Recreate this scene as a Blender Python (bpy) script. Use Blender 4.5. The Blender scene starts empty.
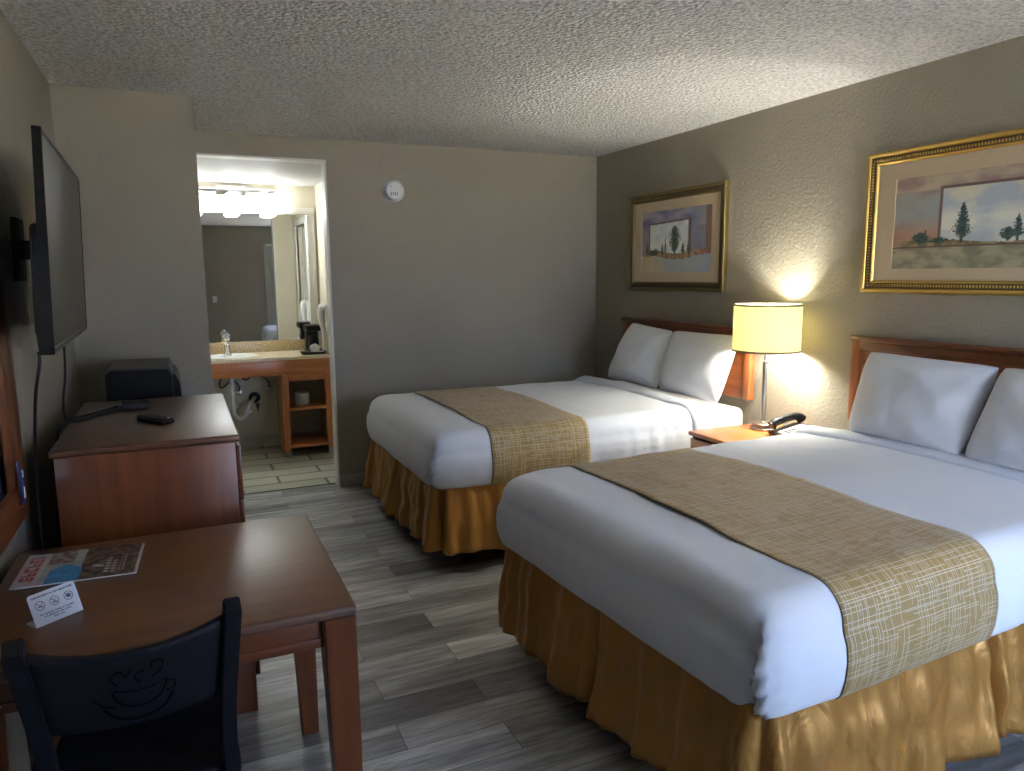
import bpy, bmesh, math, random
from mathutils import Vector, Matrix, noise
random.seed(7)
PI = math.pi
sc = bpy.context.scene
COL = sc.collection

# ------------------------------------------------------------ camera, world, lights, exposure
cam_d = bpy.data.cameras.new('camera')
cam_d.sensor_width = 36.0
cam_d.lens = 734.08 / 1024 * 36
cam_d.clip_start = 0.02
cam = bpy.data.objects.new('camera', cam_d)
COL.objects.link(cam)
def _cam_axes():
    cx, cy = 512.0, 385.5
    a = (2156 - cx, 261 - cy); b = (176 - cx, 277 - cy)
    f = math.sqrt(-(a[0]*b[0] + a[1]*b[1]))
    X = Vector((a[0], a[1], f)).normalized()
    Y = Vector((b[0], b[1], f)).normalized()
    X = (X - Y*X.dot(Y)).normalized()
    return X, Y, X.cross(Y)
_X, _Y, _Z = _cam_axes()
right = Vector((_X[0], _Y[0], _Z[0])); down = Vector((_X[1], _Y[1], _Z[1])); fwd = Vector((_X[2], _Y[2], _Z[2]))
m = Matrix.Identity(4)
for i in range(3):
    m[i][0] = right[i]; m[i][1] = -down[i]; m[i][2] = -fwd[i]; m[i][3] = (0, 0, 1.5213)[i]
cam.matrix_world = m
sc.camera = cam

sc.view_settings.view_transform = 'Standard'
sc.view_settings.look = 'None'
sc.view_settings.gamma = 1.0
sc.view_settings.use_curve_mapping = False
sc.view_settings.exposure = 1.13

world = bpy.data.worlds.new('daylight'); sc.world = world; world.use_nodes = True
bg = world.node_tree.nodes['Background']
bg.inputs['Color'].default_value = (0.50, 0.66, 1.0, 1)
bg.inputs['Strength'].default_value = 8.6
sun_d = bpy.data.lights.new('sun', 'SUN'); sun_d.energy = 235.0; sun_d.color = (1.0, 0.93, 0.78); sun_d.angle = math.radians(1.0)
sun = bpy.data.objects.new('sun', sun_d); sun.rotation_euler = (math.radians(-38), math.radians(10), 0); COL.objects.link(sun)   # high, from behind the building: lights the paving outside the window

def area_light(name, loc, rot, sx, sy, power, color, portal=False):
    d = bpy.data.lights.new(name, 'AREA'); d.shape = 'RECTANGLE'; d.size = sx; d.size_y = sy
    d.energy = power; d.color = color
    if portal: d.cycles.is_portal = True
    o = bpy.data.objects.new(name, d); o.location = loc; o.rotation_euler = rot; COL.objects.link(o)
    return o
FY = -0.9          # inner face of the window wall
WX0, WX1, WZ0, WZ1 = 1.55, 3.00, 0.50, 2.12   # window opening
area_light('window_portal', ((WX0+WX1)/2, FY-0.13, (WZ0+WZ1)/2), (math.radians(90), 0, 0), WX1-WX0, WZ1-WZ0, 1, (1,1,1), True)

XL, XR, YB, ZC = -0.488, 3.122, 5.235, 2.44

# ------------------------------------------------------------ materials
def new_mat(name):
    mt = bpy.data.materials.new(name); mt.use_nodes = True
    nt = mt.node_tree
    return mt, nt, nt.nodes['Principled BSDF']
def N(nt, kind, **kw):
    n = nt.nodes.new(kind)
    for k, v in kw.items():
        if hasattr(n, k): setattr(n, k, v)
        else: n.inputs[k].default_value = v
    return n
def coords(nt, scale=(1,1,1), kind='Object', rot=(0,0,0)):
    tc = nt.nodes.new('ShaderNodeTexCoord'); mp = nt.nodes.new('ShaderNodeMapping')
    mp.inputs['Scale'].default_value = scale; mp.inputs['Rotation'].default_value = rot
    nt.links.new(tc.outputs[kind], mp.inputs['Vector'])
    return mp.outputs['Vector']
def add_bump(nt, b, height, strength, dist):
    bp = N(nt, 'ShaderNodeBump'); bp.inputs['Strength'].default_value = strength; bp.inputs['Distance'].default_value = dist
    nt.links.new(height, bp.inputs['Height']); nt.links.new(bp.outputs['Normal'], b.inputs['Normal'])
    return bp
def ramp(nt, fac, stops):
    r = nt.nodes.new('ShaderNodeValToRGB')
    while len(r.color_ramp.elements) > 2: r.color_ramp.elements.remove(r.color_ramp.elements[-1])
    e = r.color_ramp.elements
    e[0].position, e[0].color = stops[0][0], (*stops[0][1], 1)
    e[1].position, e[1].color = stops[1][0], (*stops[1][1], 1)
    for p, c in stops[2:]:
        k = e.new(p); k.color = (*c, 1)
    nt.links.new(fac, r.inputs['Fac'])
    return r.outputs['Color']
def plain(name, col, rough=0.5, metal=0.0, bump=None, **kw):
    mt, nt, b = new_mat(name)
    b.inputs['Base Color'].default_value = (*col, 1)
    b.inputs['Roughness'].default_value = rough
    b.inputs['Metallic'].default_value = metal
    for k, v in kw.items(): b.inputs[k].default_value = v
    v = coords(nt)
    nz = N(nt, 'ShaderNodeTexNoise', Scale=(bump[0] if bump else 60.0), Detail=3.0)
    nt.links.new(v, nz.inputs['Vector'])
    if bump: add_bump(nt, b, nz.outputs['Fac'], bump[1], bump[2])
    # faint real variation of the surface colour
    mx = N(nt, 'ShaderNodeMixRGB', blend_type='MULTIPLY'); mx.inputs['Fac'].default_value = 0.12
    mx.inputs['Color1'].default_value = (*col, 1)
    nt.links.new(nz.outputs['Color'], mx.inputs['Color2']); nt.links.new(mx.outputs['Color'], b.inputs['Base Color'])
    return mt
def wall_mat(name, col, scale=70, strength=0.35, dist=0.004):
    mt, nt, b = new_mat(name)
    v = coords(nt)
    n1 = N(nt, 'ShaderNodeTexNoise', Scale=float(scale), Detail=4.0, Roughness=0.55); nt.links.new(v, n1.inputs['Vector'])
    r = ramp(nt, n1.outputs['Fac'], [(0.42, (0,0,0)), (0.60, (1,1,1))])
    add_bump(nt, b, r, strength, dist)
    n2 = N(nt, 'ShaderNodeTexNoise', Scale=1.3, Detail=3.0); nt.links.new(v, n2.inputs['Vector'])
    c = ramp(nt, n2.outputs['Fac'], [(0.3, tuple(x*0.95 for x in col)), (0.7, tuple(min(1,x*1.04) for x in col))])
    nt.links.new(c, b.inputs['Base Color'])
    b.inputs['Roughness'].default_value = 0.62
    b.inputs['Specular IOR Level'].default_value = 0.35
    return mt
M = {}
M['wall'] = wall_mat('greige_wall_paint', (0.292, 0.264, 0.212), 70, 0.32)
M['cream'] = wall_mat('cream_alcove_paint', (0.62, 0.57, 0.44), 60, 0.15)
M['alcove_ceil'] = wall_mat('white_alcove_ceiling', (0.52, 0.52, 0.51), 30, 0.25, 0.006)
def popcorn():
    mt, nt, b = new_mat('popcorn_ceiling')
    v = coords(nt)
    n1 = N(nt, 'ShaderNodeTexVoronoi', Scale=62.0); n1.feature = 'SMOOTH_F1'; nt.links.new(v, n1.inputs['Vector'])
    n2 = N(nt, 'ShaderNodeTexNoise', Scale=55.0, Detail=5.0, Roughness=0.65); nt.links.new(v, n2.inputs['Vector'])
    mm = N(nt, 'ShaderNodeMath', operation='SUBTRACT'); nt.links.new(n2.outputs['Fac'], mm.inputs[0]); nt.links.new(n1.outputs['Distance'], mm.inputs[1])
    add_bump(nt, b, mm.outputs[0], 1.0, 0.022)
    c = ramp(nt, n2.outputs['Fac'], [(0.36, (0.52,0.515,0.49)), (0.56, (0.88,0.87,0.84))])  # hollows of the texture coloured darker, its self-shading put into the colour
    nt.links.new(c, b.inputs['Base Color'])
    b.inputs['Roughness'].default_value = 0.9
    return mt
M['popcorn'] = popcorn()
def plank_floor():
    mt, nt, b = new_mat('grey_vinyl_planks')
    v = coords(nt)
    br = N(nt, 'ShaderNodeTexBrick'); br.offset = 0.37; br.offset_frequency = 2; br.squash = 1.0
    br.inputs['Color1'].default_value = (0,0,0,1); br.inputs['Color2'].default_value = (1,1,1,1); br.inputs['Mortar'].default_value = (0.5,0.5,0.5,1)
    br.inputs['Scale'].default_value = 1.0; br.inputs['Brick Width'].default_value = 0.92; br.inputs['Row Height'].default_value = 0.152
    br.inputs['Mortar Size'].default_value = 0.0012; br.inputs['Mortar Smooth'].default_value = 0.0; br.inputs['Bias'].default_value = 0.0
    nt.links.new(v, br.inputs['Vector'])
    # streaky grain along x, shifted for every plank
    mp = N(nt, 'ShaderNodeMapping'); mp.inputs['Scale'].default_value = (1.6, 16.0, 1.0)
    add = N(nt, 'ShaderNodeVectorMath', operation='MULTIPLY_ADD'); add.inputs[1].default_value = (17.0, 9.0, 5.0)
    nt.links.new(br.outputs['Color'], add.inputs[0]); nt.links.new(v, add.inputs[2])
    nt.links.new(add.outputs[0], mp.inputs['Vector'])
    g = N(nt, 'ShaderNodeTexNoise', Scale=2.2, Detail=7.0, Roughness=0.68, Distortion=0.5); nt.links.new(mp.outputs['Vector'], g.inputs['Vector'])
    g2 = N(nt, 'ShaderNodeTexNoise', Scale=0.9, Detail=3.0); nt.links.new(mp.outputs['Vector'], g2.inputs['Vector'])
    base = ramp(nt, br.outputs['Color'], [(0.0, (0.15,0.145,0.14)), (1.0, (0.46,0.46,0.455))])
    grain = ramp(nt, g.outputs['Fac'], [(0.30, (0.42,0.41,0.40)), (0.50, (0.95,0.95,0.95)), (0.72, (1.5,1.5,1.52))])
    mx = N(nt, 'ShaderNodeMixRGB', blend_type='MULTIPLY'); mx.inputs['Fac'].default_value = 1.0
    nt.links.new(base, mx.inputs['Color1']); nt.links.new(grain, mx.inputs['Color2'])
    gr2 = ramp(nt, g2.outputs['Fac'], [(0.35, (0.7,0.7,0.7)), (0.65, (1.25,1.25,1.25))])
    mx2 = N(nt, 'ShaderNodeMixRGB', blend_type='MULTIPLY'); mx2.inputs['Fac'].default_value = 1.0
    nt.links.new(mx.outputs['Color'], mx2.inputs['Color1']); nt.links.new(gr2, mx2.inputs['Color2'])
    mx3 = N(nt, 'ShaderNodeMixRGB'); mx3.inputs['Color2'].default_value = (0.05,0.048,0.045,1)
    nt.links.new(br.outputs['Fac'], mx3.inputs['Fac']); nt.links.new(mx2.outputs['Color'], mx3.inputs['Color1'])
    nt.links.new(mx3.outputs['Color'], b.inputs['Base Color'])
    b.inputs['Roughness'].default_value = 0.42
    add_bump(nt, b, g.outputs['Fac'], 0.12, 0.002)
    return mt
M['planks'] = plank_floor()
def tile_floor():
    mt, nt, b = new_mat('pale_floor_tile')
    v = coords(nt)
    br = N(nt, 'ShaderNodeTexBrick'); br.offset = 0.45
    br.inputs['Color1'].default_value = (0.42,0.43,0.34,1); br.inputs['Color2'].default_value = (0.60,0.61,0.50,1); br.inputs['Mortar'].default_value = (0.09,0.08,0.06,1)
    br.inputs['Scale'].default_value = 1.0; br.inputs['Brick Width'].default_value = 0.60; br.inputs['Row Height'].default_value = 0.205
    br.inputs['Mortar Size'].default_value = 0.011
    nt.links.new(v, br.inputs['Vector'])
    nt.links.new(br.outputs['Color'], b.inputs['Base Color']); b.inputs['Roughness'].default_value = 0.3
    return mt
M['tile'] = tile_floor()
def wood(name, dark, light, axis='x', rough=0.32, scale=1.0, coat=0.15):
    mt, nt, b = new_mat(name)
    s = {'x': (1.2, 14, 14), 'y': (14, 1.2, 14), 'z': (14, 14, 1.2)}[axis]
    v = coords(nt, tuple(a*scale for a in s))
    g = N(nt, 'ShaderNodeTexNoise', Scale=1.5, Detail=6.0, Roughness=0.6, Distortion=1.2); nt.links.new(v, g.inputs['Vector'])
    c = ramp(nt, g.outputs['Fac'], [(0.28, dark), (0.72, light)])
    nt.links.new(c, b.inputs['Base Color'])
    b.inputs['Roughness'].default_value = rough
    b.inputs['Coat Weight'].default_value = coat; b.inputs['Coat Roughness'].default_value = 0.42
    add_bump(nt, b, g.outputs['Fac'], 0.06, 0.002)
    return mt
M['cherry_x'] = wood('cherry_wood_lengthwise', (0.098,0.026,0.008), (0.175,0.050,0.014), 'x')
M['cherry_y'] = wood('cherry_wood_crosswise', (0.098,0.026,0.008), (0.175,0.050,0.014), 'y')
M['cherry_z'] = wood('cherry_wood_upright', (0.098,0.026,0.008), (0.175,0.050,0.014), 'z')
M['table_top'] = wood('worn_cherry_laminate', (0.105,0.038,0.014), (0.170,0.064,0.024), 'x', rough=0.36, coat=0.45)
M['dresser_top'] = wood('brown_cherry_laminate', (0.080,0.028,0.013), (0.120,0.044,0.020), 'x', rough=0.34, coat=0.45)
M['orange_z'] = wood('orange_maple_upright', (0.40,0.135,0.038), (0.60,0.225,0.07), 'z')
M['orange_x'] = wood('orange_maple_lengthwise', (0.40,0.135,0.038), (0.60,0.225,0.07), 'x')
M['orange_y'] = wood('orange_maple_crosswise', (0.36,0.115,0.035), (0.56,0.20,0.062), 'y')
M['head_y'] = wood('headboard_wood_crosswise', (0.20,0.056,0.017), (0.34,0.110,0.034), 'y')
M['head_z'] = wood('headboard_wood_upright', (0.24,0.070,0.020), (0.40,0.130,0.040), 'z')
M['edge'] = wood('worn_table_edge', (0.05,0.022,0.014), (0.20,0.10,0.06), 'x', rough=0.5)

def cloth(name, col, rough=0.8, bscale=(14,14,14), bstr=0.25, bdist=0.01, sheen=0.2, fine=True):
    mt, nt, b = new_mat(name)
    v = coords(nt, bscale)
    g = N(nt, 'ShaderNodeTexNoise', Scale=1.0, Detail=4.0, Roughness=0.55, Distortion=0.8); nt.links.new(v, g.inputs['Vector'])
    bp = add_bump(nt, b, g.outputs['Fac'], bstr, bdist)
    if fine:
        v2 = coords(nt, (1,1,1))
        w = N(nt, 'ShaderNodeTexNoise', Scale=420.0, Detail=1.0); nt.links.new(v2, w.inputs['Vector'])
        b2 = N(nt, 'ShaderNodeBump'); b2.inputs['Strength'].default_value = 0.12; b2.inputs['Distance'].default_value = 0.001
        nt.links.new(w.outputs['Fac'], b2.inputs['Height']); nt.links.new(b2.outputs['Normal'], bp.inputs['Normal'])
    b.inputs['Base Color'].default_value = (*col, 1); b.inputs['Roughness'].default_value = rough
    b.inputs['Sheen Weight'].default_value = sheen
    return mt
M['coverlet'] = cloth('white_coverlet_cotton', (0.73,0.76,0.82), bscale=(5,5,5), bstr=0.35, bdist=0.012)
M['sheet'] = cloth('white_sheet_cotton', (0.78,0.78,0.78), bscale=(9,9,9), bstr=0.3, bdist=0.012)
M['pillow'] = cloth('white_pillowcase_cotton', (0.73,0.75,0.78), bscale=(9,9,9), bstr=0.22, bdist=0.012)
M['skirt'] = cloth('gold_satin', (0.42,0.205,0.045), rough=0.42, bscale=(9,9,5), bstr=0.9, bdist=0.015, sheen=0.0, fine=False)
M['skirt'].node_tree.nodes['Principled BSDF'].inputs['Metallic'].default_value = 0.45
def runner_mat():
    mt, nt, b = new_mat('khaki_hatched_weave')
    tc = nt.nodes.new('ShaderNodeTexCoord'); sp = nt.nodes.new('ShaderNodeSeparateXYZ')
    nt.links.new(tc.outputs['UV'], sp.inputs[0])
    def math_(op, a, c=None, val=None):
        n = N(nt, 'ShaderNodeMath', operation=op)
        if isinstance(a, (int, float)): n.inputs[0].default_value = a
        else: nt.links.new(a, n.inputs[0])
        if c is not None: nt.links.new(c, n.inputs[1])
        if val is not None: n.inputs[1].default_value = val
        return n.outputs[0]
    def lines(u, v, du, dv, width, seed, keep):
        cu = math_('MULTIPLY', u, val=du); fu = math_('FLOOR', cu)
        wn = N(nt, 'ShaderNodeTexWhiteNoise'); wn.noise_dimensions = '1D'
        nt.links.new(math_('ADD', fu, val=seed), wn.inputs['W'])
        jit = math_('MULTIPLY', wn.outputs['Value'], val=0.7)
        fr = math_('FRACT', cu)
        d = math_('ABSOLUTE', math_('SUBTRACT', math_('SUBTRACT', fr, jit), val=0.15))
        on = math_('LESS_THAN', d, val=width)
        # broken into strokes along v
        cv = math_('FLOOR', math_('ADD', math_('MULTIPLY', v, val=dv), math_('MULTIPLY', wn.outputs['Value'], val=7.0)))
        w2 = N(nt, 'ShaderNodeTexWhiteNoise'); w2.noise_dimensions = '2D'
        cb = nt.nodes.new('ShaderNodeCombineXYZ'); nt.links.new(fu, cb.inputs[0]); nt.links.new(cv, cb.inputs[1])
        nt.links.new(cb.outputs[0], w2.inputs['Vector'])
        k = math_('LESS_THAN', w2.outputs['Value'], val=keep)
        return math_('MULTIPLY', on, k)
    U, V = sp.outputs[0], sp.outputs[1]
    a = lines(U, V, 98, 14, 0.095, 3.3, 0.62)
    c = lines(V, U, 98, 14, 0.095, 11.7, 0.62)
    both = math_('MAXIMUM', a, c)
    n = N(nt, 'ShaderNodeTexNoise', Scale=260.0, Detail=2.0); nt.links.new(tc.outputs['UV'], n.inputs['Vector'])
    base = ramp(nt, n.outputs['Fac'], [(0.3, (0.270,0.172,0.048)), (0.7, (0.375,0.250,0.082))])
    mx = N(nt, 'ShaderNodeMixRGB'); mx.inputs['Color2'].default_value = (0.56,0.50,0.38,1)
    nt.links.new(both, mx.inputs['Fac']); nt.links.new(base, mx.inputs['Color1'])
    nt.links.new(mx.outputs['Color'], b.inputs['Base Color'])
    b.inputs['Roughness'].default_value = 0.6; b.inputs['Sheen Weight'].default_value = 0.2
    add_bump(nt, b, both, 0.4, 0.001)
    return mt
M['runner'] = runner_mat()
M['runner_hem'] = plain('dark_runner_hem', (0.10,0.075,0.05), 0.8)
M['black'] = plain('black_plastic', (0.006,0.006,0.007), 0.4, **{'Specular IOR Level': 0.3})
M['black_matte'] = plain('black_matte_plastic', (0.02,0.02,0.022), 0.65)
M['dark_grey'] = plain('dark_grey_plastic', (0.06,0.06,0.06), 0.5)
M['screen'] = plain('matte_tv_screen', (0.035,0.034,0.032), 0.5, **{'Specular IOR Level': 0.25})
M['navy'] = plain('black_navy_paint', (0.004,0.005,0.012), 0.6, bump=(200.0, 0.2, 0.001), **{'Specular IOR Level': 0.35})
M['chrome'] = plain('brushed_chrome', (0.62,0.61,0.58), 0.22, 1.0)
M['nickel'] = plain('satin_nickel', (0.42,0.40,0.37), 0.32, 1.0)
M['white_plastic'] = plain('white_plastic', (0.75,0.75,0.73), 0.4)
M['white_paint'] = plain('white_trim_paint', (0.72,0.71,0.66), 0.45)
M['baseboard'] = plain('greige_baseboard_paint', (0.36,0.34,0.30), 0.5)
M['paper'] = plain('white_card', (0.70,0.74,0.82), 0.6)
M['ink'] = plain('navy_ink', (0.03,0.06,0.16), 0.7)
M['purple_ink'] = plain('purple_ink', (0.13,0.06,0.20), 0.7)
M['mat_board'] = plain('cream_mat_board', (0.66,0.53,0.35), 0.9)
M['pvc'] = plain('white_pvc_pipe', (0.75,0.75,0.72), 0.35)
M['porcelain'] = plain('porcelain', (0.85,0.85,0.82), 0.15)
M['groove'] = plain('groove_shade_black', (0.002,0.002,0.003), 0.9, **{'Specular IOR Level': 0.05})  # near-black colour in place of the shade inside cut grooves
M['rubber'] = plain('black_rubber_cable', (0.01,0.01,0.011), 0.5)
M['blue'] = plain('blue_plastic', (0.02,0.03,0.13), 0.35)
M['gold'] = plain('antique_gold', (0.50,0.33,0.09), 0.36, 0.8, bump=(90.0, 0.3, 0.002))
M['old_gold'] = plain('dull_old_gold', (0.24,0.18,0.07), 0.4, 0.75, bump=(90.0, 0.3, 0.002))
M['bronze'] = plain('bronze_leaf', (0.13,0.095,0.045), 0.42, 0.7, bump=(90.0, 0.3, 0.002))
M['lamp_trim'] = plain('olive_shade_trim', (0.22,0.18,0.10), 0.7)
M['toilet_paper'] = plain('toilet_paper', (0.8,0.8,0.78), 0.95)
M['tile_base'] = plain('pale_tile_base', (0.45,0.44,0.35), 0.35)
def granite():
    mt, nt, b = new_mat('speckled_beige_laminate')
    v = coords(nt); n = N(nt, 'ShaderNodeTexNoise', Scale=85.0, Detail=4.0, Roughness=0.7); nt.links.new(v, n.inputs['Vector'])
    c = ramp(nt, n.outputs['Fac'], [(0.35, (0.32,0.20,0.10)), (0.52, (0.62,0.47,0.28)), (0.7, (0.72,0.62,0.44))])
    nt.links.new(c, b.inputs['Base Color']); b.inputs['Roughness'].default_value = 0.25
    return mt
M['granite'] = granite()
def pale_top():
    mt, nt, b = new_mat('pale_cream_laminate')
    v = coords(nt); n = N(nt, 'ShaderNodeTexNoise', Scale=60.0, Detail=4.0, Roughness=0.7); nt.links.new(v, n.inputs['Vector'])
    c = ramp(nt, n.outputs['Fac'], [(0.35, (0.62,0.52,0.34)), (0.65, (0.80,0.72,0.54))])
    nt.links.new(c, b.inputs['Base Color']); b.inputs['Roughness'].default_value = 0.22
    return mt
M['pale_top'] = pale_top()
def mirror_mat():
    mt, nt, b = new_mat('mirror_silver')
    b.inputs['Base Color'].default_value = (0.86,0.88,0.87,1); b.inputs['Metallic'].default_value = 1.0; b.inputs['Roughness'].default_value = 0.015
    return mt
M['mirror'] = mirror_mat()
def pane_mat(name, gl=0.06):
    mt = bpy.data.materials.new(name); mt.use_nodes = True; nt = mt.node_tree
    nt.nodes.clear()
    o = nt.nodes.new('ShaderNodeOutputMaterial'); mx = nt.nodes.new('ShaderNodeMixShader')
    t = nt.nodes.new('ShaderNodeBsdfTransparent'); g = nt.nodes.new('ShaderNodeBsdfGlossy'); g.inputs['Roughness'].default_value = 0.02
    mx.inputs[0].default_value = gl
    nt.links.new(t.outputs[0], mx.inputs[1]); nt.links.new(g.outputs[0], mx.inputs[2]); nt.links.new(mx.outputs[0], o.inputs[0])
    return mt
M['glass'] = pane_mat('clear_glass')
M['picture_glass'] = pane_mat('picture_glass', 0.025)
def emit_mat(name, col, s):
    mt, nt, b = new_mat(name)
    b.inputs['Base Color'].default_value = (*col, 1); b.inputs['Emission Color'].default_value = (*col, 1); b.inputs['Emission Strength'].default_value = s
    return mt
M['bulb'] = emit_mat('lit_bulb', (1.0,0.93,0.78), 30)
M['frosted'] = emit_mat('lit_frosted_shade', (0.95,0.98,1.0), 15)
def shade_mat():
    mt = bpy.data.materials.new('yellow_linen_shade'); mt.use_nodes = True; nt = mt.node_tree; nt.nodes.clear()
    o = nt.nodes.new('ShaderNodeOutputMaterial'); mx = nt.nodes.new('ShaderNodeMixShader')
    d = nt.nodes.new('ShaderNodeBsdfDiffuse'); t = nt.nodes.new('ShaderNodeBsdfTranslucent')
    v = coords(nt, (60,60,220)); n = N(nt, 'ShaderNodeTexNoise', Scale=2.0, Detail=3.0); nt.links.new(v, n.inputs['Vector'])
    c1 = ramp(nt, n.outputs['Fac'], [(0.3, (0.82,0.77,0.56)), (0.7, (0.88,0.84,0.64))])
    c2 = ramp(nt, n.outputs['Fac'], [(0.3, (0.58,0.54,0.31)), (0.7, (0.66,0.62,0.38))])
    nt.links.new(c1, d.inputs['Color']); nt.links.new(c2, t.inputs['Color'])
    mx.inputs[0].default_value = 0.42
    nt.links.new(d.outputs[0], mx.inputs[1]); nt.links.new(t.outputs[0], mx.inputs[2]); nt.links.new(mx.outputs[0], o.inputs[0])
    return mt
M['shade'] = shade_mat()
def vcol_mat(name, rough=0.6):
    mt, nt, b = new_mat(name)
    a = nt.nodes.new('ShaderNodeVertexColor'); a.layer_name = 'paint'
    nt.links.new(a.outputs['Color'], b.inputs['Base Color']); b.inputs['Roughness'].default_value = rough
    return mt
M['painted'] = vcol_mat('watercolour_print', 0.7)
M['glossy_print'] = vcol_mat('glossy_magazine_print', 0.3)
M['curtain'] = cloth('pale_curtain', (0.55,0.54,0.50), bscale=(30,30,2))
M['asphalt'] = plain('pale_concrete_paving', (0.50,0.47,0.42), 0.9)

# ------------------------------------------------------------ mesh helpers
def outward(bm, c):
    """make every face of an open draped cloth look away from the bed's long axis"""
    bm.normal_update()
    for f in bm.faces:
        m_ = f.calc_center_median(); q = Vector((max(0.75, m_.x), c[1], c[2]))
        if (m_-q).dot(f.normal) < 0: f.normal_flip()
    bm.normal_update()
def to_obj(name, bm, mats, parent=None, smooth=True, angle=35, loc=None, kind=None, out=None):
    if out is not None: outward(bm, out)
    else: bmesh.ops.recalc_face_normals(bm, faces=bm.faces)
    me = bpy.data.meshes.new(name); bm.to_mesh(me); bm.free()
    for mt in (mats if isinstance(mats, (list, tuple)) else [mats]): me.materials.append(mt)
    if smooth:
        for p in me.polygons: p.use_smooth = True
        me.set_sharp_from_angle(angle=math.radians(angle))
    o = bpy.data.objects.new(name, me); COL.objects.link(o)
    if parent: o.parent = parent
    if loc is not None: o.location = loc
    if kind: o['kind'] = kind
    return o
def tag(o, label, cat, group=None):
    o['label'] = label; o['category'] = cat
    if group: o['group'] = group
    return o
def thing(name, label, cat, loc=(0,0,0), rz=0, group=None):
    o = bpy.data.objects.new(name, None); o.empty_display_size = 0.05; COL.objects.link(o)
    o.location = loc; o.rotation_euler = (0, 0, rz)
    return tag(o, label, cat, group)
def BM(): return bmesh.new()
def box(bm, x0, x1, y0, y1, z0, z1, bev=0.0, seg=2, mat=0, M4=None):
    r = bmesh.ops.create_cube(bm, size=1.0)
    vs = r['verts']
    for v in vs:
        v.co = Vector(((x0+x1)/2 + v.co.x*(x1-x0), (y0+y1)/2 + v.co.y*(y1-y0), (z0+z1)/2 + v.co.z*(z1-z0)))
    fs = set(f for v in vs for f in v.link_faces)
    if bev > 0:
        es = list(set(e for v in vs for e in v.link_edges))
        rr = bmesh.ops.bevel(bm, geom=es, offset=bev, segments=seg, profile=0.5, affect='EDGES')
        fs = set(rr['faces']) | set(f for f in fs if f.is_valid)
        vs = list(set(v for f in fs for v in f.verts))
    for f in fs: f.material_index = mat
    if M4 is not None:
        for v in vs: v.co = M4 @ v.co
    return vs
def prism(bm, poly, axis, a, b, mat=0):
    """extrude a 2-D polygon along an axis between a and b"""
    def P(p, t):
        return {'x': (t, p[0], p[1]), 'y': (p[0], t, p[1]), 'z': (p[0], p[1], t)}[axis]
    A = [bm.verts.new(P(p, a)) for p in poly]; B = [bm.verts.new(P(p, b)) for p in poly]
    n = len(poly)
    fs = [bm.faces.new(A), bm.faces.new(B[::-1])]
    for i in range(n): fs.append(bm.faces.new((A[i], B[i], B[(i+1)%n], A[(i+1)%n])))
    for f in fs: f.material_index = mat
def lathe(bm, prof, c=(0,0,0), n=40, axis='z', mat=0, cap=True):
    rings = []
    for r, z in prof:
        ring = []
        for i in range(n):
            a = 2*PI*i/n
            p = (r*math.cos(a), r*math.sin(a), z)
            if axis == 'y': p = (p[0], p[2], p[1])
            if axis == 'x': p = (p[2], p[0], p[1])
            ring.append(bm.verts.new((p[0]+c[0], p[1]+c[1], p[2]+c[2])))
        rings.append(ring)
    for a, b in zip(rings, rings[1:]):
        for i in range(n):
            f = bm.faces.new((a[i], a[(i+1)%n], b[(i+1)%n], b[i])); f.material_index = mat
    if cap:
        if prof[0][0] > 1e-5: bm.faces.new(rings[0]).material_index = mat
        if prof[-1][0] > 1e-5: bm.faces.new(rings[-1]).material_index = mat
def tube(bm, pts, r, n=10, mat=0, closed=False):
    pts = [Vector(p) for p in pts]
    rs = r if isinstance(r, (list, tuple)) else [r]*len(pts)
    rings = []; prev = None
    for i, p in enumerate(pts):
        if closed: d = pts[(i+1)%len(pts)] - pts[i-1]
        else: d = pts[min(i+1, len(pts)-1)] - pts[max(i-1, 0)]
        d.normalize()
        if prev is None:
            u = d.orthogonal().normalized()
        else:
            u = (prev - d*prev.dot(d)).normalized()
        prev = u; w = d.cross(u)
        rings.append([bm.verts.new(p + (u*math.cos(2*PI*k/n) + w*math.sin(2*PI*k/n))*rs[i]) for k in range(n)])
    m_ = len(rings)
    for i in range(m_ if closed else m_-1):
        a, b = rings[i], rings[(i+1)%m_]
        for k in range(n): bm.faces.new((a[k], a[(k+1)%n], b[(k+1)%n], b[k])).material_index = mat
    if not closed:
        bm.faces.new(rings[0][::-1]).material_index = mat; bm.faces.new(rings[-1]).material_index = mat
def spline(pts, n=8):
    pts = [Vector(p) for p in pts]; out = []
    for i in range(len(pts)-1):
        p0 = pts[max(i-1,0)]; p1 = pts[i]; p2 = pts[i+1]; p3 = pts[min(i+2, len(pts)-1)]
        for k in range(n):
            t = k/n
            out.append(0.5*((2*p1) + (p2-p0)*t + (2*p0-5*p1+4*p2-p3)*t*t + (3*p1-p0-3*p2+p3)*t**3))
    out.append(pts[-1]); return out
def grid(bm, rows, mat=0, uv=None):
    V = [[bm.verts.new(p) for p in r] for r in rows]
    lay = bm.loops.layers.uv.verify() if uv else None
    for i in range(len(V)-1):
        for j in range(len(V[0])-1):
            f = bm.faces.new((V[i][j], V[i+1][j], V[i+1][j+1], V[i][j+1])); f.material_index = mat
            if uv:
                for lp, (a, b) in zip(f.loops, ((i,j),(i+1,j),(i+1,j+1),(i,j+1))): lp[lay].uv = uv[a][b]
    return V
def struct(name, bm, mt, parent=None, smooth=False):
    return to_obj(name, bm, mt, parent, smooth=smooth, kind=None if parent else 'structure')

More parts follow.
